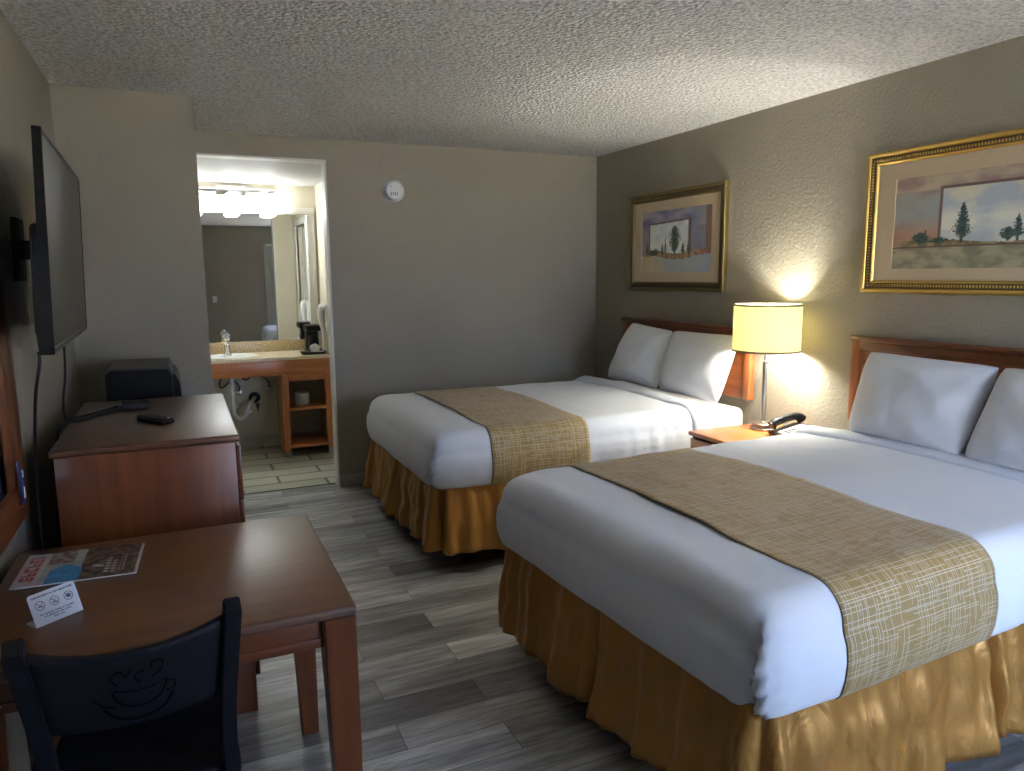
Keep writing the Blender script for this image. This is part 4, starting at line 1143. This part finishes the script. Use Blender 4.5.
# ------------------------------------------------------------ vanity alcove
CY = 6.30
ct = thing('vanity_counter', 'beige speckled vanity counter with orange wooden apron in the alcove', 'counter', (0.42, CY, 0))
cx0, cx1 = -0.33-0.42, 1.165-0.42
bm = BM(); # top with an oval sink hole
def counter_top():
    sx, sy, a, b_ = 0.40-0.42-0.03, 0.27, 0.21, 0.16
    n = 48; z0, z1 = 0.832, 0.857; y0, y1 = 0.0, MY-CY-0.001
    def edge_pt(t):
        dx, dy = math.cos(t), math.sin(t)
        s = min(((cx1-sx)/dx if dx > 0 else (cx0-sx)/dx) if abs(dx) > 1e-6 else 1e9, ((y1-sy)/dy if dy > 0 else (y0-sy)/dy) if abs(dy) > 1e-6 else 1e9)
        return (sx+dx*s, sy+dy*s)
    ts = [2*PI*i/n for i in range(n)]
    for cxx, cyy in ((cx0,y0),(cx1,y0),(cx0,y1),(cx1,y1)): ts.append(math.atan2(cyy-sy, cxx-sx) % (2*PI))
    ts = sorted(set(ts)); m_ = len(ts)
    A = [bm.verts.new((*edge_pt(t), z1)) for t in ts]; Bt = [bm.verts.new((sx+a*math.cos(t), sy+b_*math.sin(t), z1)) for t in ts]
    A2 = [bm.verts.new((*edge_pt(t), z0)) for t in ts]; B2 = [bm.verts.new((sx+a*math.cos(t), sy+b_*math.sin(t), z0)) for t in ts]
    for i in range(m_):
        j = (i+1) % m_
        bm.faces.new((A[i],A[j],Bt[j],Bt[i])); bm.faces.new((A2[i],A2[j],B2[j],B2[i])); bm.faces.new((A[i],A[j],A2[j],A2[i])); bm.faces.new((Bt[i],Bt[j],B2[j],B2[i]))
    return sx, sy, a, b_
sx, sy, sa_, sb_ = counter_top(); to_obj('countertop', bm, M['pale_top'], ct, smooth=False)
bm = BM(); box(bm, cx0, cx1-0.13, MY-CY-0.022, MY-CY-0.002, 0.857, 0.955, 0.003); to_obj('backsplash', bm, M['granite'], ct)
bm = BM(); box(bm, cx0, cx1-0.012, 0.004, 0.024, 0.705, 0.832, 0.003); box(bm, cx1-0.032, cx1-0.012, 0.024, 0.50, 0.705, 0.832, 0.003); to_obj('apron', bm, M['orange_x'], ct)
sk = thing('sink_basin', 'white oval sink set in the vanity counter', 'sink', (0.42+sx, CY+sy, 0.857))
bm = BM(); rows = []
for (f, z) in ((1.09,0.003),(1.06,0.008),(1.01,0.007),(0.965,0.0),(0.93,-0.03),(0.85,-0.08),(0.65,-0.12),(0.3,-0.135),(0.10,-0.137)):
    rows.append([Vector((sa_*f*math.cos(2*PI*i/48), sb_*f*math.sin(2*PI*i/48), z)) for i in range(49)])
grid(bm, rows); bmesh.ops.remove_doubles(bm, verts=bm.verts, dist=0.0004); to_obj('bowl', bm, M['porcelain'], sk, angle=60)
bm = BM(); lathe(bm, [(0.022,-0.136),(0.022,-0.150),(0.016,-0.18)], (0,0,0), 20, cap=True); to_obj('drain', bm, M['chrome'], sk)
fc = thing('faucet', 'chrome faucet standing behind the sink', 'faucet', (0.355, 6.66, 0.8575))
bm = BM(); lathe(bm, [(0.0,0),(0.034,0),(0.034,0.008),(0.024,0.02),(0.022,0.09),(0.024,0.10),(0.018,0.115),(0,0.118)], n=24, cap=False)
tube(bm, spline([(0,0,0.07),(0,-0.05,0.10),(0,-0.10,0.105),(0,-0.13,0.09),(0,-0.135,0.07)], 6), 0.011, 12); to_obj('spout', bm, M['chrome'], fc)
bm = BM(); lathe(bm, [(0.0,0.116),(0.014,0.118),(0.026,0.135),(0.030,0.165),(0.024,0.182),(0,0.188)], n=20, cap=False); tube(bm, [(0,0,0.17),(0.0,-0.03,0.185),(0.0,-0.06,0.19)], [0.012,0.011,0.009], 8)
to_obj('handle', bm, M['chrome'], fc)
# plumbing
pt = thing('drain_trap', 'white plastic drain trap curving under the sink', 'pipe', (0.42+sx, CY+sy, 0))
bx_ = 0.0
bm = BM(); tube(bm, [(0,0,0.678),(0,0,0.50)], 0.019, 16); tube(bm, spline([(0,0,0.52),(0,0,0.40),(0.012,0.0,0.345),(0.055,0.0,0.318),(0.098,0.0,0.345),(0.115,0.01,0.395),(0.135,0.05,0.435),(0.165,0.14,0.447),(0.195,0.277,0.450)], 7), 0.016, 14)
to_obj('pipe', bm, M['pvc'], pt)
for c_ in ((0,0,0.55), (0,0,0.42), (0.115,0.005,0.375)):
    bm = BM(); lathe(bm, [(0.019,-0.014),(0.026,-0.012),(0.026,0.012),(0.019,0.014)], c_, 16); to_obj('slip_nut', bm, M['pvc'], pt)
bm = BM(); lathe(bm, [(0.050,0),(0.050,-0.004),(0.022,-0.008)], (0.195, MY-CY-sy-0.0005, 0.452), 24, 'y'); to_obj('wall_flange', bm, M['black'], pt)
for k, (vx, vz, lab) in enumerate(((0.437, 0.511, 'water supply valve with grey hose left of the drain outlet'), (0.690, 0.529, 'water supply valve with grey hose beside the shelf cabinet'))):
    sv = thing('supply_valve', lab, 'valve', (vx, MY-0.001, vz))
    bm = BM(); lathe(bm, [(0.026,0),(0.026,-0.004),(0.009,-0.008),(0.009,-0.06),(0.014,-0.062),(0.014,-0.085),(0.0,-0.085)], (0,0,0), 16, 'y', cap=False); to_obj('body', bm, M['chrome'], sv)
    bm = BM(); lathe(bm, [(0.0,-0.085),(0.020,-0.088),(0.020,-0.100),(0.0,-0.102)], (0,0,0), 12, 'y', cap=False); to_obj('knob', bm, M['chrome'], sv)
    sgn = -1 if k == 0 else -1
    bm = BM(); tube(bm, spline([(0,-0.07,0.01),(0.0,-0.07,0.06),(sgn*0.05,-0.08,0.115),(sgn*0.14,-0.10,0.13 if k else 0.06),(sgn*(0.20 if k else 0.16),-0.12,0.10 if k else 0.10),(sgn*(0.26 if k else 0.13),-0.14,0.17)], 6), 0.007, 8); to_obj('hose', bm, M['dark_grey'], sv)
bm = BM(); prism(bm, [(-0.022,0.0),(0.022,0.0),(0.002,-0.085)], 'y', -0.0006, 0.0); o = to_obj('wall_stain', bm, plain('brown_water_stain', (0.13,0.10,0.06), 0.9), smooth=False)
o.location = (0.588, MY-0.0002, 0.398); tag(o, 'brown pointed stain on the wall below the drain outlet', 'stain')

# shelf cabinet under the counter
sc_x0, sc_x1 = 0.745, 1.148
cb = thing('shelf_cabinet', 'open orange wooden shelf cabinet under the vanity counter', 'shelf', ((sc_x0+sc_x1)/2, CY+0.02, 0))
hw = (sc_x1-sc_x0)/2
bm = BM()
for s in (-1, 1):
    xa, xb = sorted((s*hw, s*(hw-0.055)))
    prism(bm, [(xa, 0.704), (xb, 0.704), (xb if s > 0 else xb-0.012, 0.05), (xa if s < 0 else xa+0.012, 0.05)], 'y', -0.012, 0.030)
box(bm, -hw+0.055, hw-0.055, -0.010, 0.014, 0.650, 0.704, 0.002)
to_obj('face_frame', bm, M['orange_z'], cb)
for s in (-1, 1):
    xa, xb = sorted((s*(hw-0.004), s*(hw-0.020)))
    bm = BM(); box(bm, xa, xb, 0.032, 0.46, 0.02, 0.704, 0.002); to_obj('side_panel', bm, M['orange_z'], cb)
for z in (0.08, 0.40):
    bm = BM(); box(bm, -hw+0.022, hw-0.022, 0.0305, 0.44, z, z+0.020, 0.002); box(bm, -hw+0.047, hw-0.047, -0.010, 0.030, z-0.003, z+0.022, 0.002); to_obj('shelf', bm, M['orange_x'], cb)
for s in (-1, 1):
    xa, xb = sorted((s*(hw-0.004), s*(hw-0.046)))
    bm = BM(); box(bm, xa, xb, -0.014, 0.032, 0.0, 0.052, 0.002); to_obj('leg_cap', bm, M['nickel'], cb)
tp = tag(to_obj('toilet_roll', (lambda b: (lathe(b, [(0.020,0.0),(0.058,0.0),(0.061,0.004),(0.061,0.098),(0.058,0.102),(0.020,0.102),(0.020,0.0)], n=36, cap=False), b)[1])(BM()), M['toilet_paper']), 'white toilet paper roll on the upper shelf of the open cabinet', 'toilet paper')
tp.location = (0.925, 6.48, 0.4205)

# coffee maker, tray and cups
cm = thing('coffee_maker', 'small black coffee maker on the vanity counter', 'coffee maker', (1.060, 6.66, 0.8575))
bm = BM(); box(bm, -0.055, 0.065, -0.12, 0.10, 0, 0.028, 0.008, 3); box(bm, -0.048, 0.06, -0.005, 0.095, 0.02, 0.225, 0.014, 3); to_obj('body', bm, M['black'], cm)
bm = BM(); box(bm, -0.060, 0.066, -0.12, 0.098, 0.185, 0.240, 0.014, 3); to_obj('brew_head', bm, M['black'], cm)
bm = BM(); lathe(bm, [(0.0,0.03),(0.042,0.03),(0.048,0.06),(0.046,0.12),(0.038,0.145),(0.034,0.145),(0.041,0.12),(0.043,0.06),(0.0,0.036)], (0.004,-0.062,0), 28, cap=False); to_obj('mug', bm, M['black'], cm)
ty = thing('serving_tray', 'shallow black tray on the vanity counter by the coffee maker', 'tray', (1.035, 6.44, 0.8575))
bm = BM(); rows = []
for (f, z) in ((0.80,0.001),(0.84,0.001),(0.97,0.020),(1.0,0.022),(0.98,0.0245),(0.96,0.0235),(0.82,0.0055),(0.02,0.0055)):
    rows.append([Vector((0.115*f*math.copysign(abs(math.cos(a))**0.6, math.cos(a)), 0.075*f*math.copysign(abs(math.sin(a))**0.6, math.sin(a)), z)) for a in [2*PI*i/40+0.01 for i in range(41)]])
grid(bm, rows); to_obj('tray', bm, M['black_matte'], ty)
for k, (x, y, rx, lab) in enumerate(((1.045, 6.428, 82, 'wrapped white disposable cup lying on its side in the tray, facing the room'),)):
    c = thing('paper_cup', lab, 'cup', (x, y, 0.8635+0.041))
    bm = BM(); lathe(bm, [(0.0,-0.002),(0.040,-0.002),(0.041,0.0),(0.031,0.075),(0.029,0.075),(0.038,0.004),(0.0,0.004)], n=28, axis='y', cap=False); to_obj('cup', bm, M['white_plastic'], c)
cl = thing('sachet_stack', 'white paper sachets lying in the tray next to the cup', 'sachet', (1.10, 6.44, 0.8685))
for k in range(2):
    bm = BM(); box(bm, -0.022, 0.022, -0.032, 0.032, 0.001+k*0.005, 0.005+k*0.005, 0.0015)
    o = to_obj('sachet', bm, M['white_plastic'], cl); o.rotation_euler = (0, 0, 0.3*k)
# hair dryer holder on the right wall of the alcove
hd = thing('hair_dryer', 'white wall-mounted hair dryer on the alcove side wall', 'hair dryer', (1.18, 6.36, 1.10))
bm = BM(); box(bm, -0.055, 0.0, -0.055, 0.055, -0.02, 0.165, 0.02, 4); to_obj('wall_holder', bm, M['white_plastic'], hd)
bm = BM()
pts = spline([(-0.052,-0.005,0.150),(-0.07,-0.0,0.155),(-0.085,0.0,0.11),(-0.08,0,0.04),(-0.066,0,-0.03),(-0.058,0,-0.10)], 6)
tube(bm, pts, [0.045-0.027*(i/(len(pts)-1))**0.7 for i in range(len(pts))], 16); to_obj('dryer_body', bm, M['white_plastic'], hd)
bm = BM()
pts = spline([(-0.058,0,-0.10),(-0.06,0.01,-0.17),(-0.05,0.03,-0.22),(-0.035,0.05,-0.16),(-0.03,0.04,-0.02)], 10)
tube(bm, pts, 0.0045, 8); to_obj('cord', bm, M['white_plastic'], hd)

# vanity mirror
vm = thing('vanity_mirror', 'large white-framed mirror above the vanity counter', 'mirror', (0.42, MY, 1.52))
vx0, vx1, vz0, vz1 = -0.30-0.42, 1.158-0.42, 0.956-1.52, 2.118-1.52
bm = BM()
for (x0,x1,z0,z1) in ((vx0,vx1,vz1-0.060,vz1),(vx1-0.075,vx1,vz0,vz1-0.060),(vx0,vx0+0.075,vz0,vz1-0.060)): box(bm, x0, x1, -0.022, -0.001, z0, z1, 0.007, 2)
box(bm, vx1-0.070, vx1-0.055, -0.030, -0.020, vz0, vz1-0.060, 0.003)
to_obj('frame', bm, M['white_paint'], vm)
bm = BM(); box(bm, vx0+0.07, vx1-0.070, -0.010, -0.002, vz0, vz1-0.055); to_obj('mirror_glass', bm, M['mirror'], vm, smooth=False)
# light bar
lb = thing('vanity_light', 'bright wall light with frosted glass shades above the vanity mirror', 'wall light', (0.472, MY, 2.222))
bm = BM(); box(bm, -0.68, 0.36, -0.035, -0.0005, 0.008, 0.045, 0.004); box(bm, -0.12, 0.12, -0.045, -0.0005, -0.02, 0.06, 0.006); to_obj('bar', bm, M['chrome'], lb)
for x in (-0.295, 0.0, 0.295):
    bm = BM(); tube(bm, spline([(x,-0.03,0.025),(x,-0.08,0.03),(x,-0.10,0.015),(x,-0.10,-0.01)], 5), 0.009, 10); to_obj('arm', bm, M['chrome'], lb)
    bm = BM(); lathe(bm, [(0.0,0.0),(0.030,0.0),(0.044,-0.015),(0.050,-0.05),(0.056,-0.17),(0.052,-0.176),(0.046,-0.16),(0.040,-0.05),(0.0,-0.02)], (x,-0.10,-0.01), 28, cap=False); s_ = to_obj('glass_shade', bm, M['frosted'], lb)

d2 = bpy.data.objects.new('door_2', None); COL.objects.link(d2); d2.location = (-0.02, FY, 0); d2['kind'] = 'structure'
bm = BM(); box(bm, -0.41, 0.37, 0.001, 0.030, 0.01, 2.03, 0.004); to_obj('door_panel', bm, M['baseboard'], d2)
for (x0, x1, z0, z1) in ((-0.455,-0.413,0,2.09),(0.373,0.415,0,2.09),(-0.413,0.373,2.035,2.09)):
    bm = BM(); box(bm, x0, x1, 0.0005, 0.035, z0, z1, 0.004); to_obj('door_frame', bm, M['baseboard'], d2)
bm = BM(); tube(bm, [(0.31,0.03,1.0),(0.31,0.075,1.0),(0.20,0.085,1.0)], 0.010, 10); to_obj('door_handle', bm, M['nickel'], d2)
# light switch on the window wall, seen in the vanity mirror
sw = thing('light_switch', 'ivory light switch on the wall reflected in the vanity mirror', 'switch', (0.62, FY, 1.11))
bm = BM(); box(bm, -0.036, 0.036, 0.0, 0.006, -0.058, 0.058, 0.002); to_obj('plate', bm, M['white_plastic'], sw)
bm = BM(); box(bm, -0.006, 0.006, 0.005, 0.016, -0.012, 0.012, 0.002); to_obj('toggle', bm, M['white_plastic'], sw)
# curtain drawn to the side of the window
bm = BM(); n = 60
cr = [[Vector((1.515 + 0.26*i/n, FY+0.035+0.018*math.sin(i*0.9)+0.004*math.sin(i*0.37), 0.06+2.02*j/10)) for j in range(11)] for i in range(n+1)]
grid(bm, cr); cu = to_obj('curtain', bm, M['curtain'], angle=80); solidify(cu, 0.002, 0); tag(cu, 'pale curtain drawn aside at the window, seen in the vanity mirror', 'curtain')
